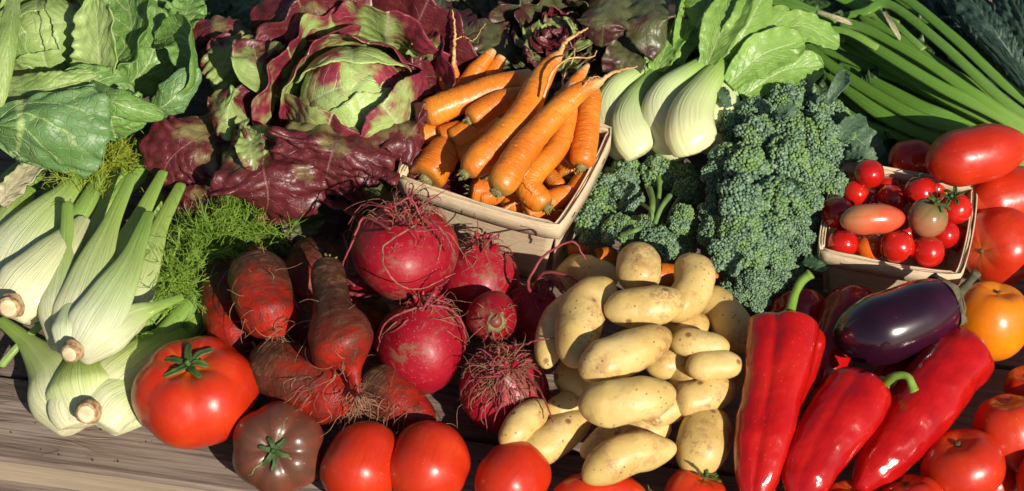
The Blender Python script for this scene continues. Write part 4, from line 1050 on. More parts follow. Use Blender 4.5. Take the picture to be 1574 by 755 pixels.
# ------------------------------------------------------------------ fennel
def sheath(parent, pts, hws, mat='fennel', flat=.45, name='sheath', seed=0, caps=(.05, .01), n=44, seg=32, hint=UPV, na=.05):
    ps = [P(*p) for p in pts]; m = ps[len(ps) // 2]; W = [S(x, m) for x in hws]; R = max(W)
    prof = [(i / (len(W) - 1), w / R) for i, w in enumerate(W)]
    v, F, K = sweep(ps, prof, R, n, seg, caps, flat, hint=hint, na=na, ns=30, seed=seed)
    return mesh_obj(name, v, F, mat, K, parent)
def cutend(parent, c, axis, r, name='root_end'):
    A = Vector(axis).normalized()
    v, F, K = sweep([Vector(c) - A * r * 1.3, Vector(c) + A * r * .02], [(0, 1.3), (.6, 1.05), (1, .98)], r, 14, 26, (.2, .08), na=.16, ns=150)
    o = mesh_obj(name, v, F, 'cut', K, parent)
    v, F, K = sweep([Vector(c) - A * r * .03, Vector(c) + A * r * .08], [(0, .78), (1, .74)], r, 6, 24, (0, .4), na=.06, ns=200)
    mesh_obj('cut_face', v, F, 'cutface', K, o)
FG = 'fennel bulbs at the left'
# lower bulb, lying on the boards
f = thing('fennel', 'lowest fennel bulb, lying on the bare boards with its cut root facing front', 'fennel', P(150, 625, 0), FG)
sheath(f, [(140, 640, .020), (190, 600, .026), (235, 560, .026), (280, 515, .024)], [44, 66, 56, 30], flat=.7, seed=1)
sheath(f, [(128, 655, .016), (95, 610, .022), (80, 572, .024), (40, 525, .022), (0, 492, .020)], [34, 52, 40, 14, 9], flat=.7, seed=2)
sheath(f, [(140, 650, .026), (130, 600, .034), (128, 560, .034)], [40, 62, 36], flat=.62, seed=3)
sheath(f, [(150, 655, .030), (175, 620, .036), (225, 590, .034), (262, 545, .03)], [34, 44, 34, 24], flat=.6, seed=4)
sheath(f, [(120, 655, .026), (112, 622, .034), (150, 588, .040), (215, 560, .036)], [26, 40, 30, 22], flat=.5, mat='fennel_base', seed=5)
cutend(f, P(132, 637, .052), (-.05, -.75, .55), S(17, P(132, 637, .05)))
sheath(f, [(180, 600, .030), (230, 540, .034), (290, 470, .034), (330, 425, .03)], [22, 17, 14, 13], 'fstalk', .8, 'stalk', 6)
sheath(f, [(215, 590, .018), (262, 540, .022), (318, 478, .022), (350, 440, .02)], [20, 16, 14, 12], 'fstalk', .8, 'stalk', 7)
sheath(f, [(0, 564, .012), (30, 530, .020), (75, 488, .032), (110, 455, .036)], [6, 6, 6, 5], 'fstalk', .9, 'stalk', 8)
# middle bulb, on top
f = thing('fennel', 'pale central fennel bulb with a fan of cut stalks and brown root end', 'fennel', P(140, 500, .05), FG)
sheath(f, [(118, 545, .058), (180, 480, .064), (215, 420, .066), (245, 350, .064), (279, 282, .060)], [22, 50, 30, 14, 9], flat=.55, seed=11)
sheath(f, [(110, 540, .062), (150, 470, .072), (185, 400, .074), (215, 335, .072), (252, 262, .070)], [20, 46, 30, 14, 8], flat=.5, seed=12)
sheath(f, [(100, 540, .066), (92, 480, .076), (96, 430, .080), (102, 370, .084), (104, 312, .088)], [20, 34, 24, 11, 9], flat=.75, seed=13)
sheath(f, [(106, 540, .072), (122, 480, .084), (142, 415, .088), (170, 345, .086), (205, 266, .084)], [20, 42, 32, 15, 8], flat=.5, seed=14)
sheath(f, [(118, 548, .076), (165, 515, .086), (208, 485, .086), (240, 472, .088), (282, 456, .094)], [20, 34, 20, 9, 6], flat=.6, seed=15)
sheath(f, [(112, 548, .080), (142, 502, .092), (176, 445, .096), (204, 392, .094), (230, 325, .088)], [18, 44, 34, 18, 9], flat=.42, seed=16)
sheath(f, [(104, 546, .078), (108, 505, .090), (112, 455, .090)], [16, 30, 10], flat=.5, mat='fennel_base', seed=17)
cutend(f, P(106, 545, .094), (-.25, -.8, .35), S(15, P(106, 545, .09)))
# left bulb, partly out of frame
f = thing('fennel', 'left fennel bulb half out of the picture, round cut root at the left edge', 'fennel', P(30, 450, .03), FG)
sheath(f, [(8, 480, .050), (60, 430, .056), (110, 370, .056), (165, 290, .052), (196, 268, .05)], [40, 62, 44, 22, 18], flat=.6, seed=21)
sheath(f, [(-5, 470, .060), (20, 400, .068), (60, 345, .068), (100, 300, .064), (122, 272, .06)], [40, 56, 42, 22, 16], flat=.55, seed=22)
sheath(f, [(5, 480, .072), (45, 435, .082), (90, 385, .082), (130, 335, .074)], [36, 50, 34, 10], flat=.45, mat='fennel_base', seed=23)
sheath(f, [(-20, 470, .060), (-20, 400, .064), (20, 330, .06), (45, 290, .058)], [30, 40, 26, 12], flat=.6, seed=24)
sheath(f, [(60, 415, .050), (130, 350, .052), (190, 290, .05), (250, 232, .046)], [26, 20, 16, 14], 'fstalk', .75, 'stalk', 25)
sheath(f, [(90, 380, .060), (124, 330, .066), (145, 290, .064), (152, 270, .06)], [22, 17, 13, 12], 'fstalk', .7, 'stalk', 26)
cutend(f, P(12, 474, .094), (-.1, -.8, .5), S(17, P(12, 474, .09)))
# stalks running back under the cabbage
f = thing('fennel', 'fennel plant at the back, only its green stalks and yellow green fronds show', 'fennel', P(190, 290, .02), FG)
for i, (pts, w) in enumerate([([(120, 330, .03), (160, 270, .034), (215, 215, .03)], 15), ([(150, 340, .03), (215, 262, .036), (270, 215, .03)], 12), ([(210, 345, .03), (265, 290, .034), (300, 250, .03)], 13),
                              ([(25, 330, .03), (50, 280, .04), (75, 240, .03)], 12), ([(60, 330, .03), (85, 280, .036), (105, 240, .03)], 12), ([(-10, 300, .03), (20, 270, .034), (60, 235, .03)], 14), ([(262, 415, .03), (275, 370, .034), (288, 320, .03)], 14)]):
    sheath(f, pts, [w, w, w * .8], 'fstalk', .7, 'stalk', 40 + i)
leaf([(0, 315, .075), (20, 290, .078), (52, 258, .076), (75, 245, .07)], [14, 20, 16, 5], 'dryleaf', f, 'dry_sheath', cup=.5, ruf=.2, jag=.15, seed=4)
def frond(parent, stems, n, ln, mat, r=.00032, h=.02, name='frond'):
    lines = []
    for st in stems:
        c = catmull([P(*q) for q in st], 40); lines.append((c, .0012, .0005))
        for i in range(n):
            k = random.randint(3, 40); p = Vector(c[k]); tg = Vector(c[min(k, 39) + 1 - 1] - c[max(k - 2, 0)]).normalized()
            d = (tg * .6 + Vector((random.gauss(0, 1), random.gauss(0, .8), random.gauss(.15, .7)))).normalized(); l = ln * random.uniform(.5, 1.3)
            w = Vector((random.gauss(0, 1), random.gauss(0, 1), random.gauss(0, 1))); pts = [p.copy()]
            for s_ in range(7):
                w = (w + Vector((random.gauss(0, 1), random.gauss(0, 1), random.gauss(0, 1))) * .5).normalized()
                d = (d + w * .34).normalized(); p = p + d * l / 7; p.z = max(p.z, .001); pts.append(p.copy())
                if s_ in (1, 2, 3, 4, 5):
                    for _ in range(2):
                        dd = (d + Vector((random.gauss(0, 1), random.gauss(0, 1), random.gauss(0, 1))) * .55).normalized(); q = p.copy(); e = [q.copy()]
                        for _k in range(3):
                            dd = (dd + Vector((random.gauss(0, 1), random.gauss(0, 1), random.gauss(0, 1))) * .25).normalized(); q = q + dd * l * .13; e.append(q.copy())
                        lines.append((catmull(e, 4), r * .9, r * .5))
            lines.append((catmull(pts, 10), r * 1.25, r * .7))
    v, F, K = tubes(lines, 4); return mesh_obj(name, v, F, mat, K, parent)
frond(f, [[(120, 320, .06), (140, 270, .062), (165, 240, .06)], [(140, 300, .05), (170, 255, .052), (200, 230, .05)]], 75, .028, 'frondy')
v_, F_, K_ = [], [], []
f = thing('fennel', 'feathery green fennel fronds and ribbed stalks behind the largest tomato', 'fennel', P(300, 420, .01), FG)
frond(f, [[(230, 470, .045), (290, 410, .052), (350, 360, .05), (400, 345, .045)], [(250, 430, .045), (310, 380, .05), (380, 340, .045)]], 90, .034, 'frond')
frond(f, [[(240, 500, .035), (300, 430, .042), (370, 390, .04), (425, 370, .035)]], 90, .034, 'frond')
frond(f, [[(190, 520, .04), (235, 470, .045), (280, 440, .045)], [(270, 400, .035), (330, 350, .04), (395, 375, .04)]], 70, .030, 'frond')
for i, (pts, w) in enumerate([([(225, 545, .02), (270, 490, .024), (320, 435, .022)], 14), ([(262, 535, .02), (300, 485, .024), (345, 440, .02)], 13), ([(290, 520, .018), (325, 480, .022), (350, 440, .02)], 11), ([(200, 530, .03), (250, 470, .034), (300, 420, .03)], 8)]):
    sheath(f, pts, [w, w, w * .8], 'fstalk', .75, 'stalk', 50 + i)

# ------------------------------------------------------------------ cabbage
cb = thing('cabbage', 'green cabbage with a pale crinkled head and open bluish outer leaves', 'cabbage', P(85, 110, .0))
hc = P(78, 75, .085); hR = S(82, hc)
def wrapped(parent, hc, hR, n, mat, base=(.1, -.35), sway=.45, ext0=1.75, dext=.13, name='head_leaf', seed=0, crin=1.0):
    """leaves wrapped round a head: crinkled caps, each turned a little, loose at the rim"""
    for k in range(n):
        A = Vector((math.sin(k * 2.4 + seed) * sway + base[0], base[1] + sway * math.cos(k * 2.4 + seed), .8)).normalized()
        rr = hR * (.84 + .16 * k / n); ext = ext0 - dext * k
        X = A.cross(V(.3, 1, .2)).normalized(); Y = A.cross(X); vs = []; K = []; F = []; nr, ns_ = 40, 80
        for i in range(nr + 1):
            for j in range(ns_):
                th = 2 * math.pi * j / ns_; q = ext * (1 + .16 * nz(math.cos(th) * 1.6, math.sin(th) * 1.6, k * 3.1 + seed) + .05 * nz(math.cos(th) * 7, math.sin(th) * 7, k)); ph = q * i / nr
                d = A * math.cos(ph) + (X * math.cos(th) + Y * math.sin(th)) * math.sin(ph)
                rib = max(0, 1 - abs(((th * 7 / 6.283 + .6 * nz(d.x * 2, d.y * 2, k)) % 1) - .5) / .12)
                wv = crin * (.045 * abs(nz(d.x * 2 + k, d.y * 9, d.z * 9)) + .03 * nz(d.x * 4, d.y * 4, d.z * 4 + k)) + .012 * rib
                f = max(0, (i / nr - .72) / .28)
                lift = .16 * f ** 1.6 * (1 + 1.3 * nz(math.cos(th) * 3, math.sin(th) * 3, k + 5))
                p = hc + d * rr * (1 + wv + lift); vs.append(p); K.append((i / nr, math.sin(th), k))
        for i in range(nr):
            for j in range(ns_):
                j2 = (j + 1) % ns_; a = i * ns_; b = a + ns_; F.append((a + j, b + j, b + j2, a + j2))
        o = mesh_obj(name, [tuple(p) for p in vs], F, mat, K, parent); m_ = o.modifiers.new('thickness', 'SOLIDIFY'); m_.thickness = .0012
CL = [
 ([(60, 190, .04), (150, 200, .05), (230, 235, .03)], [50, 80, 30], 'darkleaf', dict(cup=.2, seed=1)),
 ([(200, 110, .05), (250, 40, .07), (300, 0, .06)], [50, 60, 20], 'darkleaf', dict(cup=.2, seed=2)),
 ([(140, 130, .07), (200, 60, .10), (190, -30, .12)], [40, 62, 40], 'cabbage', dict(cup=.7, seed=3, nrm=(-.5, -.3, .8), ruf=.18)),
 ([(180, 150, .06), (232, 90, .09), (238, 10, .11)], [26, 40, 20], 'cabbage', dict(cup=-.5, seed=4, nrm=(.2, -.5, .8), ruf=.22)),
 ([(255, 60, .08), (280, 30, .09), (300, -5, .09)], [20, 32, 16], 'cabbage', dict(cup=.5, seed=5, ruf=.3)),
 ([(225, 25, .09), (262, 38, .10), (285, 60, .09)], [16, 24, 12], 'cabbage', dict(cup=.5, seed=15, ruf=.3)),
 ([(160, 0, .08), (225, -10, .09), (320, -20, .08)], [26, 40, 20], 'cabbage', dict(cup=.4, seed=25, ruf=.3)),
 ([(150, 155, .08), (152, 80, .125), (146, -6, .155)], [36, 44, 8], 'cabbage_pale', dict(cup=.55, seed=6, nrm=(-.35, -.65, .6), ruf=.14, nv=9)),
 ([(60, 160, .10), (130, 130, .115), (206, 142, .105)], [26, 34, 14], 'cabbage', dict(cup=-.3, seed=7, nrm=(.0, -.6, .8), ruf=.12)),
 ([(-10, 138, .10), (70, 136, .122), (150, 118, .12)], [22, 30, 10], 'cabbage_pale', dict(cup=-.6, seed=8, nrm=(0, -.6, .75), ruf=.08, puck=.08, nv=12)),
 ([(240, 185, .07), (300, 130, .105), (285, 60, .12), (240, 62, .10)], [24, 40, 36, 14], 'cabbage', dict(cup=1.1, seed=10, nrm=[(-.5, .1, .8), (-.8, .2, .5), (-.4, -.5, .7)], ruf=.10)),
 ([(225, 178, .085), (262, 155, .105), (306, 105, .12)], [14, 32, 16], 'cabbage_blue', dict(cup=-.9, seed=11, nrm=(.35, -.7, .6), ruf=.08)),
 ([(125, 125, .115), (178, 158, .13), (252, 180, .11)], [10, 24, 8], 'cabbage', dict(cup=-.8, seed=12, nrm=(-.1, -.65, .7), ruf=.08, jag=.04)),
 ([(-30, 175, .10), (60, 168, .12), (130, 140, .13)], [14, 16, 8], 'cabbage_blue', dict(cup=-.8, seed=13, nrm=(0, -.2, .95), ruf=.1)),
 ([(150, 158, .115), (168, 184, .112), (178, 212, .085)], [44, 62, 48], 'cabbage', dict(cup=-.4, seed=18, nrm=(.1, -.7, .7), ruf=.10, jag=.04, nv=5, puck=.05)),
 ([(30, 154, .125), (32, 195, .122), (26, 240, .085)], [120, 138, 122], 'cabbage_blue', dict(cup=-.35, seed=14, nrm=(.0, -.7, .7), ruf=.06, jag=.03, nv=4, puck=.03, nw=44)),
 ([(24, -20, .17), (14, 60, .18), (0, 165, .15)], [12, 17, 10], 'cabbage_pale', dict(cup=-.9, seed=16, nrm=(.5, -.4, .8), ruf=.1, nv=14)),
 ([(-20, 60, .08), (-10, 120, .11), (20, 170, .09)], [20, 30, 20], 'cabbage', dict(cup=.3, seed=17, ruf=.2)),
]
for pts, hw, mt, kw in CL: leaf(pts, hw, mt, cb, 'outer_leaf', **kw)
HEAD_CB = [(3, -.55, 1.15, 1.0, .0, 'cabbage_pale'), (3, -.10, 1.10, 1.08, .03, 'cabbage_pale'), (4, .45, 1.0, 1.18, .07, 'cabbage_pale'), (4, .95, .9, 1.30, .14, 'cabbage_pale')]
# ------------------------------------------------------------------ lettuces
def petals(parent, hc, R, axis, rings, seed=0, ruf=.10):
    """rings of broad cupped leaves round a heart, like a rose: (count, polar angle of the tip, half spread, radius, outward curl, material)"""
    A = Vector(axis).normalized(); X = A.cross(V(.2, 1, .3)).normalized(); Y = A.cross(X); rr_ = random.Random(seed)
    nu, nw = 46, 46
    for ri, (n, tip, spread, rad, curl, mt) in enumerate(rings):
        for k in range(n):
            az = 2 * math.pi * (k + rr_.uniform(-.18, .18)) / n + ri * 1.3 + seed; sd = seed * 3 + ri * 11.3 + k * 2.9
            tp = tip + rr_.uniform(-.2, .2); rd = R * rad * rr_.uniform(.95, 1.07); out = []; K = []; F = []
            for i in range(nu + 1):
                u = i / nu
                for j in range(nw + 1):
                    v = j / nw * 2 - 1; av = abs(v)
                    edge = tp + .34 * av ** 2.2 + .10 * nz(v * 3, sd, 1) + .035 * nz(v * 14, sd, 4)
                    p_ = 1.95 + (edge - 1.95) * u
                    sp = spread * (.40 + .60 * math.sin(min(1, u * 1.2 + .1) * math.pi / 2)) * v * 1.08
                    rd_ = X * math.cos(az) + Y * math.sin(az); sd_ = Y * math.cos(az) - X * math.sin(az)
                    d = (A * math.cos(p_) + rd_ * math.sin(p_)) * math.cos(sp) + sd_ * math.sin(sp)
                    rim = max(u ** 3.2, .7 * av ** 5)
                    w = 1 + curl * rim + ruf * (.3 + curl * 2.2) * rim * (nz(v * 3.5, u * 2, sd) * 1.6 + .5 * math.sin(v * 9 + sd))
                    fr = abs(((u * 7 - av * 2.3 + .5 * nz(v * 2, u * 3, sd + 7)) % 1) - .5) * 2
                    w += .018 * (1 - (1 - fr) ** 3) * min(1, av * 3) - .022 * math.exp(-(v / .07) ** 2) + .020 * nz(d.x * 5, d.y * 5, d.z * 5 + sd) + .03 * nz(v * 2.2, u * 2.2, sd + 3)
                    q = hc + d * rd * w
                    if q.z < .002: q.z = .002
                    out.append(q); K.append((u, v, sd * .1))
            for i in range(nu):
                for j in range(nw):
                    a = i * (nw + 1) + j; F.append((a, a + 1, a + nw + 2, a + nw + 1))
            o = mesh_obj('heart_leaf' if mt.endswith('heart') else 'outer_leaf', [tuple(q) for q in out], F, mt, K, parent); m_ = o.modifiers.new('thickness', 'SOLIDIFY'); m_.thickness = .0010
petals(cb, P(72, 62, .095), S(54, P(72, 62, .09)), (.05, -.55, .85), HEAD_CB, seed=4, ruf=.08)
def rosette(parent, cx, cy, h0, rings, mats, tilt=(0, -.3, .95), seed=0, elong=1):
    rr = random.Random(seed)
    for (n, r0, L, hw, rise, mt, cup, ruf) in rings:
        for i in range(n):
            a = 2 * math.pi * (i + rr.uniform(-.3, .3)) / n + seed
            dx, dy = math.cos(a), -math.sin(a) * .75
            b = (cx + dx * r0, cy + dy * r0, h0 + .004)
            l = L * rr.uniform(.8, 1.15)
            m = (cx + dx * (r0 + l * .55), cy + dy * (r0 + l * .55), h0 + rise * .8)
            e = (cx + dx * (r0 + l), cy + dy * (r0 + l), h0 + rise * rr.uniform(.4, 1))
            inw = V(-dx * .35, -dy * -.35 * -1, .9)
            leaf([b, m, e], [hw * .45, hw * rr.uniform(.85, 1.15), hw * .9, hw * .5], mt, parent, 'outer_leaf', cup=cup, ruf=ruf, seed=seed + i * 1.7 + r0, nrm=(-dx * .3, dy * .3 - .3, .9), jag=.08, puck=.05, nu=44, nw=26)
lt = thing('lettuce', 'large red leaf lettuce with a lime green heart edged in crimson', 'lettuce', P(500, 150, 0))
rosette(lt, 500, 170, .025, [(9, 40, 130, 62, .02, 'lettuce_red', .2, .25)], None, seed=3)
LL = [
 # low dull leaves round the foot
 ([(560, 220, .04), (585, 270, .052), (570, 330, .045)], [40, 56, 46], 'lettuce_olive', dict(cup=-.2, seed=1)),
 ([(620, 190, .05), (650, 130, .06), (690, 90, .055)], [36, 50, 30], 'lettuce_olive', dict(cup=.2, seed=2)),
 ([(330, 300, .03), (360, 340, .035), (440, 350, .03)], [40, 50, 20], 'lettuce_olive', dict(cup=.2, seed=3)),
 ([(440, 310, .035), (465, 345, .042), (470, 378, .035)], [20, 36, 20], 'lettuce_olive', dict(cup=.5, seed=33)),
 ([(320, 230, .04), (300, 290, .045), (320, 345, .03)], [36, 48, 34], 'lettuce_red', dict(cup=.3, seed=4)),
 # big lit leaves
 ([(360, 190, .06), (300, 215, .082), (262, 245, .072), (245, 282, .052)], [40, 62, 58, 30], 'lettuce_red', dict(cup=-.25, seed=5, nrm=(-.1, -.5, .85), ruf=.14, puck=.05)),
 ([(395, 130, .07), (355, 95, .10), (330, 60, .105)], [40, 50, 36], 'lettuce', dict(cup=-.4, seed=6, nrm=(-.1, -.6, .8), ruf=.2)),
 ([(390, 60, .08), (350, 40, .10), (305, 50, .09), (290, 90, .07)], [14, 22, 20, 10], 'lettuce_red', dict(cup=-.6, seed=7, nrm=(.1, -.3, .95), ruf=.3)),
 ([(400, 170, .08), (350, 175, .105), (325, 150, .10)], [36, 44, 26], 'lettuce', dict(cup=-.6, seed=8, nrm=(-.2, -.7, .65), ruf=.2)),
 ([(420, 200, .085), (385, 215, .11), (355, 222, .09)], [26, 36, 20], 'lettuce', dict(cup=-.8, seed=9, nrm=(-.1, -.7, .65), ruf=.22)),
 ([(408, 205, .08), (405, 255, .10), (412, 300, .085), (410, 336, .05)], [46, 86, 94, 62], 'lettuce_red', dict(cup=-.35, seed=10, nrm=(.05, -.6, .8), ruf=.16, puck=.05, rf=5)),
 ([(390, 195, .105), (385, 230, .11), (392, 262, .10)], [14, 24, 12], 'lettuce', dict(cup=.8, seed=11, nrm=(0, -.5, .85), ruf=.15)),
 ([(530, 175, .09), (515, 222, .115), (505, 255, .10), (500, 285, .075)], [70, 105, 100, 60], 'lettuce_red', dict(cup=-.25, seed=12, nrm=(.05, -.65, .75), ruf=.20, rf=6, puck=.05)),
 ([(590, 170, .09), (630, 200, .11), (655, 215, .09)], [40, 60, 40], 'lettuce_red', dict(cup=-.3, seed=13, nrm=(.3, -.5, .8), ruf=.2)),
 ([(600, 140, .09), (645, 120, .11), (690, 118, .09)], [26, 34, 22], 'lettuce_red', dict(cup=.3, seed=14, nrm=(.1, -.5, .85), ruf=.2)),
 ([(540, 60, .09), (600, 25, .125), (655, 40, .12), (668, 86, .10)], [30, 42, 40, 14], 'lettuce_red', dict(cup=-.7, seed=15, nrm=(.1, -.5, .85), ruf=.16)),
 ([(500, 60, .10), (500, 15, .12), (540, -25, .11)], [40, 52, 40], 'lettuce_red', dict(cup=-.4, seed=16, nrm=(.1, -.4, .9), ruf=.2)),
 ([(515, 70, .11), (470, 30, .14), (430, 22, .13), (388, 50, .105)], [28, 50, 46, 16], 'lettuce_red', dict(cup=-.6, seed=17, nrm=(0, -.6, .8), ruf=.14)),
 ([(430, 110, .09), (400, 100, .12), (385, 60, .12)], [36, 46, 30], 'lettuce', dict(cup=.5, seed=18, nrm=(.3, -.6, .7), ruf=.2)),
 ([(640, 95, .10), (655, 70, .12), (650, 48, .11)], [18, 24, 14], 'lettuce', dict(cup=.6, seed=28, nrm=(-.1, -.6, .8), ruf=.25)),
]
petals(lt, P(548, 165, .085), S(76, P(548, 165, .085)), (.02, -.45, .9), [
 (2, -.75, 1.15, 1.00, .0, 'lettuce_heart'), (3, -.30, 1.05, 1.08, .04, 'lettuce_heart'), (3, .20, 1.0, 1.20, .10, 'lettuce_heart'),
 (4, .62, .85, 1.36, .18, 'lettuce_mid'), (5, .95, .75, 1.55, .30, 'lettuce_mid'), (6, 1.25, .68, 1.72, .45, 'lettuce_red')], seed=2)
for pts, hw, mt, kw in LL: leaf(pts, hw, mt, lt, 'heart_leaf' if mt == 'lettuce_heart' else 'outer_leaf', **kw)
lb = thing('lettuce', 'small curly dark red and green lettuce behind the carrots', 'lettuce', P(870, 60, 0))
rosette(lb, 850, 70, .03, [(9, 30, 100, 44, .03, 'lettuce_olive', .3, .3), (9, 20, 70, 34, .055, 'lettuce_olive', .5, .35), (8, 8, 46, 26, .075, 'lettuce', .7, .35), (5, 2, 26, 18, .085, 'lettuce_red', .9, .3)], None, seed=11)
petals(lb, P(862, 62, .07), S(30, P(862, 62, .07)), (0, -.5, .85), [(3, -.4, 1.1, 1, .1, 'lettuce_mid'), (4, .5, .9, 1.3, .3, 'lettuce_mid'), (5, .9, .8, 1.7, .5, 'lettuce_olive'), (6, 1.2, .7, 2.1, .6, 'lettuce_olive')], seed=5, ruf=.16)
lc = thing('lettuce', 'broad leaved brown red lettuce at the top, beside the bok choy', 'lettuce', P(980, 20, 0))
rosette(lc, 985, 0, .04, [(8, 20, 90, 50, .03, 'lettuce_olive', .3, .2)], None, seed=14)
for pts, hw, mt, kw in [([(1000, -20, .09), (1010, 30, .11), (1035, 65, .085)], [40, 54, 24], 'lettuce_olive', dict(cup=-.5, seed=1, ruf=.14)),
                        ([(950, -20, .10), (930, 30, .115), (925, 72, .09)], [36, 42, 26], 'lettuce_olive', dict(cup=-.7, seed=2, ruf=.14)),
                        ([(980, 50, .07), (960, 90, .085), (950, 130, .06)], [26, 34, 20], 'lettuce_olive', dict(cup=.4, seed=3))]:
    leaf(pts, hw, mt, lc, 'outer_leaf', **kw)
ld = thing('lettuce', 'dull olive lettuce leaves standing between the big red head and the carrots', 'lettuce', P(720, 60, 0))
rosette(ld, 720, 50, .02, [(8, 20, 95, 50, .03, 'lettuce_olive', .2, .2)], None, seed=17)
for pts, hw, mt, kw in [([(690, 110, .06), (700, 60, .085), (690, 15, .08)], [30, 40, 26], 'lettuce_olive', dict(cup=.5, seed=1)),
                        ([(745, 120, .06), (765, 80, .085), (735, 30, .09)], [28, 42, 22], 'lettuce_olive', dict(cup=-.3, seed=2, nrm=(.2, -.5, .8))),
                        ([(660, 60, .07), (665, 30, .085), (680, 0, .08)], [20, 30, 20], 'lettuce_olive', dict(cup=.4, seed=3))]:
    leaf(pts, hw, mt, ld, 'outer_leaf', **kw)
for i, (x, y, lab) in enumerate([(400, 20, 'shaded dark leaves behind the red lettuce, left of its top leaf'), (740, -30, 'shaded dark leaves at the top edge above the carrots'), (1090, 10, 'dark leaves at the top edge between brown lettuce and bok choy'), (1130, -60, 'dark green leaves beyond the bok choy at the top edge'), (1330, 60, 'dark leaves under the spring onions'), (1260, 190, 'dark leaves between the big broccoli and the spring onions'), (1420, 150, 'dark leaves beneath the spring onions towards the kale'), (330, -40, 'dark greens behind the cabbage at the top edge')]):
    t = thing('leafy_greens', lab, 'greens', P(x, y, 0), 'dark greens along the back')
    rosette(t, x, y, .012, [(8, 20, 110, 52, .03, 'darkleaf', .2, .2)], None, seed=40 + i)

# ------------------------------------------------------------------ bok choy
def bokchoy(label, petals, leaves):
    x, y, _ = petals[0][0][0]
    t = thing('bok_choy', label, 'bok choy', P(x, y, 0), 'bok choy lying side by side')
    for i, (pts, hw, fl, hint) in enumerate(petals): sheath(t, pts, hw, 'bok', fl, 'petiole', 60 + i, (.10, .02), hint=hint, na=.03)
    for pts, hw, kw in leaves: leaf(pts, hw, 'bokleaf', t, 'leaf_blade', th=.0012, puck=.02, **kw)
    return t
U = UPV
bokchoy('left bok choy, bulb facing the broccoli, leaves arching up right',
 [([(988, 236, .040), (970, 195, .050), (975, 150, .055), (1000, 105, .06), (1025, 60, .065)], [34, 42, 32, 15, 10], .8, U),
  ([(992, 236, .045), (1005, 195, .052), (1005, 150, .056), (1030, 105, .06), (1060, 60, .066)], [30, 38, 30, 15, 10], .8, U),
  ([(985, 236, .048), (948, 205, .058), (938, 170, .063), (952, 135, .070), (985, 112, .076), (1022, 98, .078)], [30, 35, 31, 22, 15, 11], .75, U),
  ([(990, 238, .062), (975, 215, .070), (966, 185, .074), (978, 150, .074), (1012, 108, .078)], [28, 33, 28, 19, 12], .7, U)],
 [([(1010, 110, .082), (1030, 60, .095), (1065, 5, .10)], [14, 30, 26], dict(cup=.5, seed=1, nrm=(-.3, -.5, .8), ruf=.12)),
  ([(1035, 85, .085), (1065, 40, .10), (1100, -5, .10)], [14, 34, 24], dict(cup=.4, seed=2, nrm=(.1, -.6, .8), ruf=.10)),
  ([(1055, 70, .085), (1085, 15, .115), (1110, -40, .12)], [16, 38, 34], dict(cup=-.4, seed=3, nrm=(-.3, -.6, .75), ruf=.08)),
  ([(1040, 100, .08), (1055, 45, .10), (1070, -15, .11)], [10, 26, 24], dict(cup=.7, seed=14, nrm=(.3, -.6, .75), ruf=.1)),
  ([(1000, 125, .075), (1005, 92, .085), (1012, 62, .09)], [8, 16, 10], dict(cup=.6, seed=4, ruf=.25))])
bokchoy('right bok choy, fat pale bulb with shadow on it, next to the big broccoli',
 [([(1070, 233, .050), (1062, 190, .062), (1072, 140, .072), (1100, 90, .08), (1120, 50, .085)], [38, 50, 36, 17, 11], .8, U),
  ([(1080, 233, .055), (1100, 190, .066), (1105, 150, .072), (1125, 110, .078), (1150, 70, .082)], [34, 44, 34, 17, 11], .8, U),
  ([(1064, 233, .060), (1030, 206, .070), (1018, 170, .078), (1030, 138, .086), (1060, 112, .092), (1095, 90, .094)], [32, 37, 34, 25, 16, 12], .75, U),
  ([(1070, 237, .076), (1062, 208, .088), (1064, 172, .092), (1085, 132, .093), (1112, 95, .094)], [32, 41, 35, 23, 13], .7, U)],
 [([(1085, 105, .095), (1110, 45, .12), (1145, -30, .13)], [14, 34, 30], dict(cup=.5, seed=5, nrm=(-.35, -.6, .7), ruf=.07)),
  ([(1110, 95, .095), (1145, 45, .12), (1180, -20, .125)], [14, 34, 26], dict(cup=-.3, seed=6, nrm=(.3, -.6, .75), ruf=.07)),
  ([(1120, 130, .088), (1170, 85, .105), (1235, 62, .10)], [14, 36, 26], dict(cup=.5, seed=7, nrm=(.1, -.65, .75), ruf=.09)),
  ([(1125, 110, .09), (1165, 62, .11), (1215, 15, .105)], [10, 30, 24], dict(cup=-.5, seed=17, nrm=(.3, -.65, .75), ruf=.09)),
  ([(1140, 150, .075), (1200, 110, .088), (1265, 100, .085)], [14, 34, 16], dict(cup=.5, seed=8, nrm=(.1, -.6, .75), ruf=.10)),
  ([(1180, 60, .09), (1230, 40, .10), (1290, 70, .08)], [16, 28, 12], dict(cup=.3, seed=9, ruf=.12))])

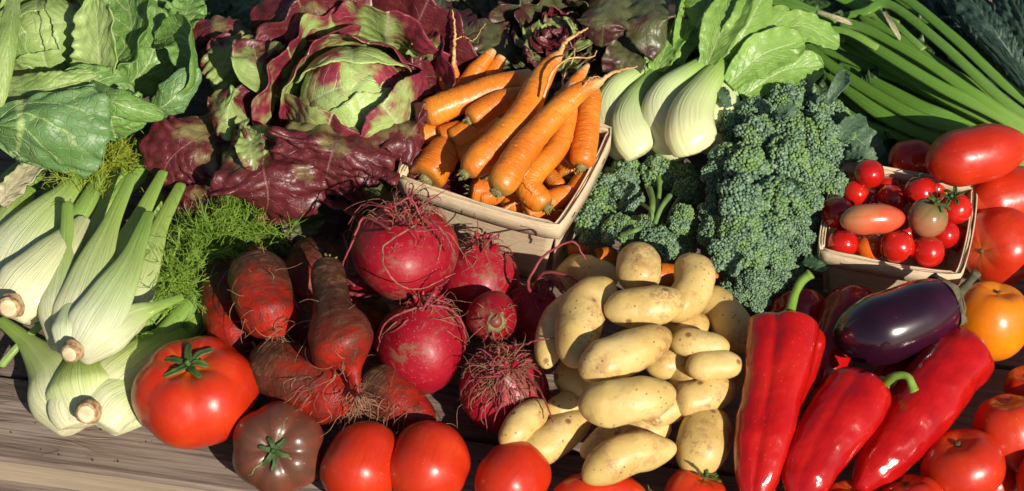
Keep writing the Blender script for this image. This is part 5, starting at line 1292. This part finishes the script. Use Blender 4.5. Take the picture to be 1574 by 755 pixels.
# ------------------------------------------------------------------ spring onions
on = thing('spring_onions', 'bunch of long green spring onion leaves fanning out from the right edge', 'spring onions', P(1540, 190, 0))
ON = [([(1640, 240, .05), (1500, 178, .055), (1380, 120, .05), (1255, 72, .04)], 14),
      ([(1640, 232, .055), (1480, 165, .062), (1360, 98, .06), (1262, 58, .05)], 13),
      ([(1640, 225, .06), (1500, 145, .068), (1400, 80, .07), (1320, 34, .065)], 12),
      ([(1640, 222, .06), (1540, 152, .070), (1450, 70, .075), (1369, 8, .07), (1330, 18, .065), (1290, 26, .06)], 11),
      ([(1640, 230, .058), (1520, 160, .078), (1420, 92, .084), (1330, 44, .08), (1290, 38, .075)], 13),
      ([(1640, 235, .058), (1530, 175, .074), (1440, 130, .080), (1350, 76, .078), (1300, 45, .07), (1250, 20, .06)], 13),
      ([(1640, 245, .05), (1480, 200, .060), (1400, 175, .060), (1290, 110, .05), (1230, 60, .045)], 15),
      ([(1600, 262, .045), (1460, 220, .050), (1360, 178, .05), (1290, 125, .045), (1250, 90, .04)], 17),
      ([(1500, 250, .04), (1400, 215, .042), (1330, 195, .04), (1270, 150, .035)], 16),
      ([(1640, 228, .05), (1490, 150, .055), (1420, 105, .055), (1360, 45, .05), (1330, 5, .05)], 11),
      ([(1640, 228, .05), (1500, 140, .05), (1440, 100, .05), (1372, 30, .045)], 11),
      ([(1420, 76, .085), (1385, 45, .086), (1362, 25, .085)], 7),
      ([(1350, 74, .08), (1290, 46, .085), (1200, 52, .08)], 8),
      ([(1320, 40, .07), (1240, 18, .075), (1150, -10, .07)], 10),
      ([(1290, 35, .07), (1220, 5, .07), (1180, -30, .07)], 12),
      ([(1300, 60, .06), (1240, 62, .06), (1180, 75, .05)], 9),
      ([(1380, 40, .05), (1300, 0, .05), (1240, -30, .05)], 12)]
ON += [([(x + dx, y + dy, max(.012, h - .012)) for x, y, h in pts], w) for (pts, w), (dx, dy) in zip(ON[:9], [(0, -14), (8, 12), (0, -10), (12, -16), (0, 12), (0, 12), (10, -14), (0, 14), (20, 10)])]
ON += [([(x + dx, y + dy, max(.012, h - .028)) for x, y, h in pts], w) for (pts, w), (dx, dy) in zip(ON[:10], [(8, -22), (0, 26), (10, 14), (0, -18), (5, 22), (-4, 18), (0, 22), (4, 20), (0, 14), (14, 16)])]
for i, (pts, w) in enumerate(ON):
    w *= .76
    sheath(on, pts, [w, w, w * .95, w * .9, w * .6], 'onion', .5, 'onion_leaf', 80 + i, (.02, .05), 60, 24, na=.05)
leaf([(1255, 18, .088), (1285, 28, .09), (1310, 38, .086)], [2, 5, 2], 'dryleaf', on, 'dry_tip', cup=.8, nu=20, nw=8, seed=2)
leaf([(1358, 18, .092), (1370, 38, .094), (1384, 62, .088)], [3, 5, 1.5], 'dryleaf', on, 'dry_tip', cup=.8, nu=20, nw=8, seed=3)

# ------------------------------------------------------------------ dark kale
ka = thing('kale', 'dark blistered kale leaves at the top right corner', 'kale', P(1500, 60, 0))
for i, (pts, hw, kw) in enumerate([
 ([(1610, 210, .04), (1540, 130, .055), (1480, 70, .055), (1440, 40, .05)], [22, 28, 30, 18], dict(cup=-.7, seed=1, nrm=(.1, -.6, .8))),
 ([(1620, 180, .06), (1550, 95, .075), (1490, 35, .075), (1440, -20, .07)], [10, 14, 16, 16], dict(cup=-1.1, seed=2, nrm=(-.2, -.6, .8))),
 ([(1570, 110, .05), (1530, 50, .075), (1470, -30, .075)], [14, 34, 30], dict(cup=-.6, seed=3, nrm=(.3, -.5, .8))),
 ([(1640, 120, .04), (1590, 60, .06), (1540, -30, .06)], [20, 34, 30], dict(cup=-.6, seed=4, nrm=(0, -.5, .8))),
 ([(1640, 160, .02), (1560, 100, .03), (1480, 0, .03)], [50, 60, 50], dict(cup=.1, seed=5)),
 ([(1500, 60, .02), (1440, 20, .03), (1400, -30, .03)], [40, 50, 50], dict(cup=.1, seed=6))]):
    leaf(pts, hw, 'kale', ka, 'kale_leaf', ruf=.10, rf=12, jag=.10, puck=.16, nv=16, nu=90, nw=40, **kw)

# ------------------------------------------------------------------ broccoli
def ico():
    import bmesh
    bm = bmesh.new(); bmesh.ops.create_icosphere(bm, subdivisions=1, radius=1)
    v = np.array([x.co[:] for x in bm.verts]); f = np.array([[y.index for y in x.verts] for x in bm.faces]); bm.free(); return v, f
IV, IF = ico()
def dome(seed, nsub=30, nb=19, br=.086):
    """one floret of radius 1: knots of little buds over a rounded top"""
    rg = np.random.default_rng(seed); vs = []; fs = []; ks = []; base = 0; cnt = 0
    ga = math.pi * (3 - 5 ** .5)
    for s_ in range(nsub):
        z = 1 - (s_ + .5) / nsub * 1.12; th = s_ * ga + rg.normal(0, .25); q = math.sqrt(max(0, 1 - z * z))
        d = np.array((q * math.cos(th), q * math.sin(th), z)); d = d / np.linalg.norm(d); rad = rg.uniform(.74, .90); c = d * rad * np.array((1, 1, .8)); sr = rg.uniform(.19, .25)
        tone = rg.uniform(0, 1)
        for b in range(nb):
            zz = 1 - (b + .5) / nb * 1.25; t2 = b * ga + rg.normal(0, .3); q2 = math.sqrt(max(0, 1 - zz * zz)); X = norm(np.cross(d, (.31, .2, .93))); Y = np.cross(d, X)
            dd = d * zz + (X * math.cos(t2) + Y * math.sin(t2)) * q2; p = c + dd * sr * rg.uniform(.93, 1.08)
            r = br * rg.uniform(.7, 1.3)
            A = norm(dd + rg.normal(0, .25, 3)); B_ = norm(np.cross(A, (.5, .3, .1))); C_ = np.cross(A, B_)
            vv = IV @ np.stack([B_ * r, C_ * r, A * r * 1.2]) + p
            vs.append(vv); fs.append(IF + base); base += len(IV); ks.append(np.tile((min(1, max(0, .25 + .35 * tone + rg.normal(0, .25))), tone, rg.uniform()), (len(IV), 1)))
        # short stalk of the knot
    V_ = np.concatenate(vs); F_ = np.concatenate(fs); K_ = np.concatenate(ks)
    me = bpy.data.meshes.new('floret'); me.from_pydata(V_.tolist(), [], F_.tolist())
    at = me.attributes.new('k', 'FLOAT_VECTOR', 'POINT'); at.data.foreach_set('vector', K_.astype(np.float32).ravel())
    me.polygons.foreach_set('use_smooth', [True] * len(me.polygons)); me.materials.append(MT['bud']); return me
DOMES = [dome(i + 1, 38 + 3 * i) for i in range(4)]
def floret(parent, x, y, h, rpx, nrm=None, i=0):
    h += random.uniform(-.008, .006); c = P(x, y, h); r = S(rpx * random.uniform(.80, .98), c); me = DOMES[i % 4]
    o = bpy.data.objects.new('floret', me); COL.objects.link(o); o.parent = parent
    org = Vector(parent['_o']); n_ = Vector(nrm or (random.uniform(-.5, .5), random.uniform(-.9, .1), 1)).normalized()
    # stalk under the floret
    c2 = c - n_ * r * .55
    q = n_.to_track_quat('Z', 'Y') @ Quaternion((0, 0, 1), random.uniform(0, 6.28))
    o.location = c2 - org; o.rotation_mode = 'QUATERNION'; o.rotation_quaternion = q; o.scale = (r, r, r * random.uniform(.8, .95)); o['_o'] = tuple(c2)
    return c2
def broccoli(label, root, fl, extra=()):
    t = thing('broccoli', label, 'broccoli', (P(*root).x, P(*root).y, 0), 'heads of sprouting broccoli')
    rt = P(*root)
    for i, (x, y, h, r) in enumerate(fl):
        c = floret(t, x, y, h, r, None, i + int(x))
        rr = S(r, c)
        v, F, K = sweep([rt + V(random.uniform(-.01, .01), random.uniform(-.01, .01), 0), rt.lerp(c, .5) + V(0, 0, .004), c + V(0, 0, rr * .2)], [(0, .8), (.6, .7), (1, 1.6)], rr * .16, 16, 12, (.02, .02), na=.1, ns=80)
        mesh_obj('stalk', v, F, 'bstem', K, t)
    for pts, w in extra: sheath(t, pts, [w, w * .9, w * 1.1], 'bstem', .9, 'stalk', 3)
    return t
bA = broccoli('small left broccoli wedged between carrot basket and potatoes', (960, 350, .02),
 [(950, 262, .045, 34), (920, 290, .055, 30), (962, 300, .058, 28), (918, 325, .064, 34), (945, 345, .066, 28), (905, 350, .05, 24), (960, 275, .066, 22), (985, 365, .05, 30)])
bB = broccoli('middle broccoli with forked light green stalks showing', (1010, 355, .04),
 [(1012, 262, .055, 30), (1048, 265, .06, 30), (1062, 295, .060, 26), (1010, 285, .04, 26), (1055, 335, .064, 28), (1020, 365, .066, 34), (985, 352, .060, 26), (1050, 370, .056, 26), (975, 385, .045, 26)],
 [([(1000, 340, .078), (1003, 310, .085), (998, 290, .08)], 5), ([(1006, 345, .078), (1016, 320, .085), (1030, 300, .082)], 4), ([(985, 350, .076), (975, 355, .078), (955, 362, .07)], 4), ([(1002, 345, .076), (1001, 325, .084), (985, 312, .074)], 3)])
bC = broccoli('largest broccoli, a tall mass of blue green florets in the centre right', (1190, 330, .02),
 [(1155, 130, .070, 30), (1180, 122, .074, 28), (1200, 150, .080, 32), (1165, 165, .085, 34), (1235, 145, .078, 30), (1255, 170, .080, 32), (1285, 165, .066, 28), (1298, 195, .064, 26), (1215, 185, .095, 38), (1260, 205, .090, 38),
  (1290, 240, .066, 32), (1170, 210, .100, 40), (1130, 195, .080, 30), (1120, 235, .088, 36), (1160, 255, .104, 40), (1205, 240, .106, 42), (1240, 260, .094, 34), (1110, 275, .086, 32), (1140, 300, .098, 38), (1190, 290, .104, 40), (1235, 300, .086, 32), (1270, 280, .070, 30)])
bD = broccoli('lower broccoli florets spilling over the dark pepper', (1170, 400, .02),
 [(1105, 320, .078, 32), (1100, 355, .074, 30), (1140, 345, .084, 36), (1180, 345, .082, 34), (1215, 340, .074, 32), (1125, 390, .072, 32), (1160, 385, .078, 34), (1200, 385, .064, 30), (1230, 370, .056, 28), (1150, 425, .060, 30), (1185, 420, .052, 28), (1130, 440, .045, 26), (1170, 455, .036, 28), (1215, 415, .034, 30), (1250, 340, .05, 26)])
for t, pts, hw, kw in [(bC, [(1290, 215, .075), (1305, 195, .080), (1330, 180, .07)], [10, 16, 6], dict(seed=1)), (bC, [(1270, 160, .09), (1290, 130, .10), (1300, 110, .09)], [6, 14, 5], dict(seed=2, cup=.8)),
                       (bC, [(1195, 175, .105), (1212, 168, .11), (1222, 180, .106)], [8, 12, 6], dict(seed=3)), (bC, [(1120, 165, .09), (1112, 145, .094), (1108, 135, .09)], [6, 10, 4], dict(seed=4)),
                       (bC, [(1300, 240, .07), (1330, 236, .078), (1345, 250, .07)], [8, 13, 6], dict(seed=5)), (bC, [(1265, 195, .06), (1320, 215, .06), (1350, 260, .04)], [20, 30, 16], dict(seed=6)),
                       (bD, [(1210, 310, .09), (1220, 290, .095), (1216, 275, .09)], [6, 10, 4], dict(seed=7)), (bD, [(1235, 400, .045), (1262, 405, .05), (1275, 395, .045)], [10, 16, 8], dict(seed=8))]:
    leaf(pts, hw, 'bleaf', t, 'small_leaf', ruf=.25, nu=26, nw=16, **kw)
for t, ln in [(bC, [(1280, 190, .09)]), (bC, [(1210, 200, .11)])]: pass
# tidy: helper properties off
for o in bpy.data.objects:
    if '_o' in o: del o['_o']
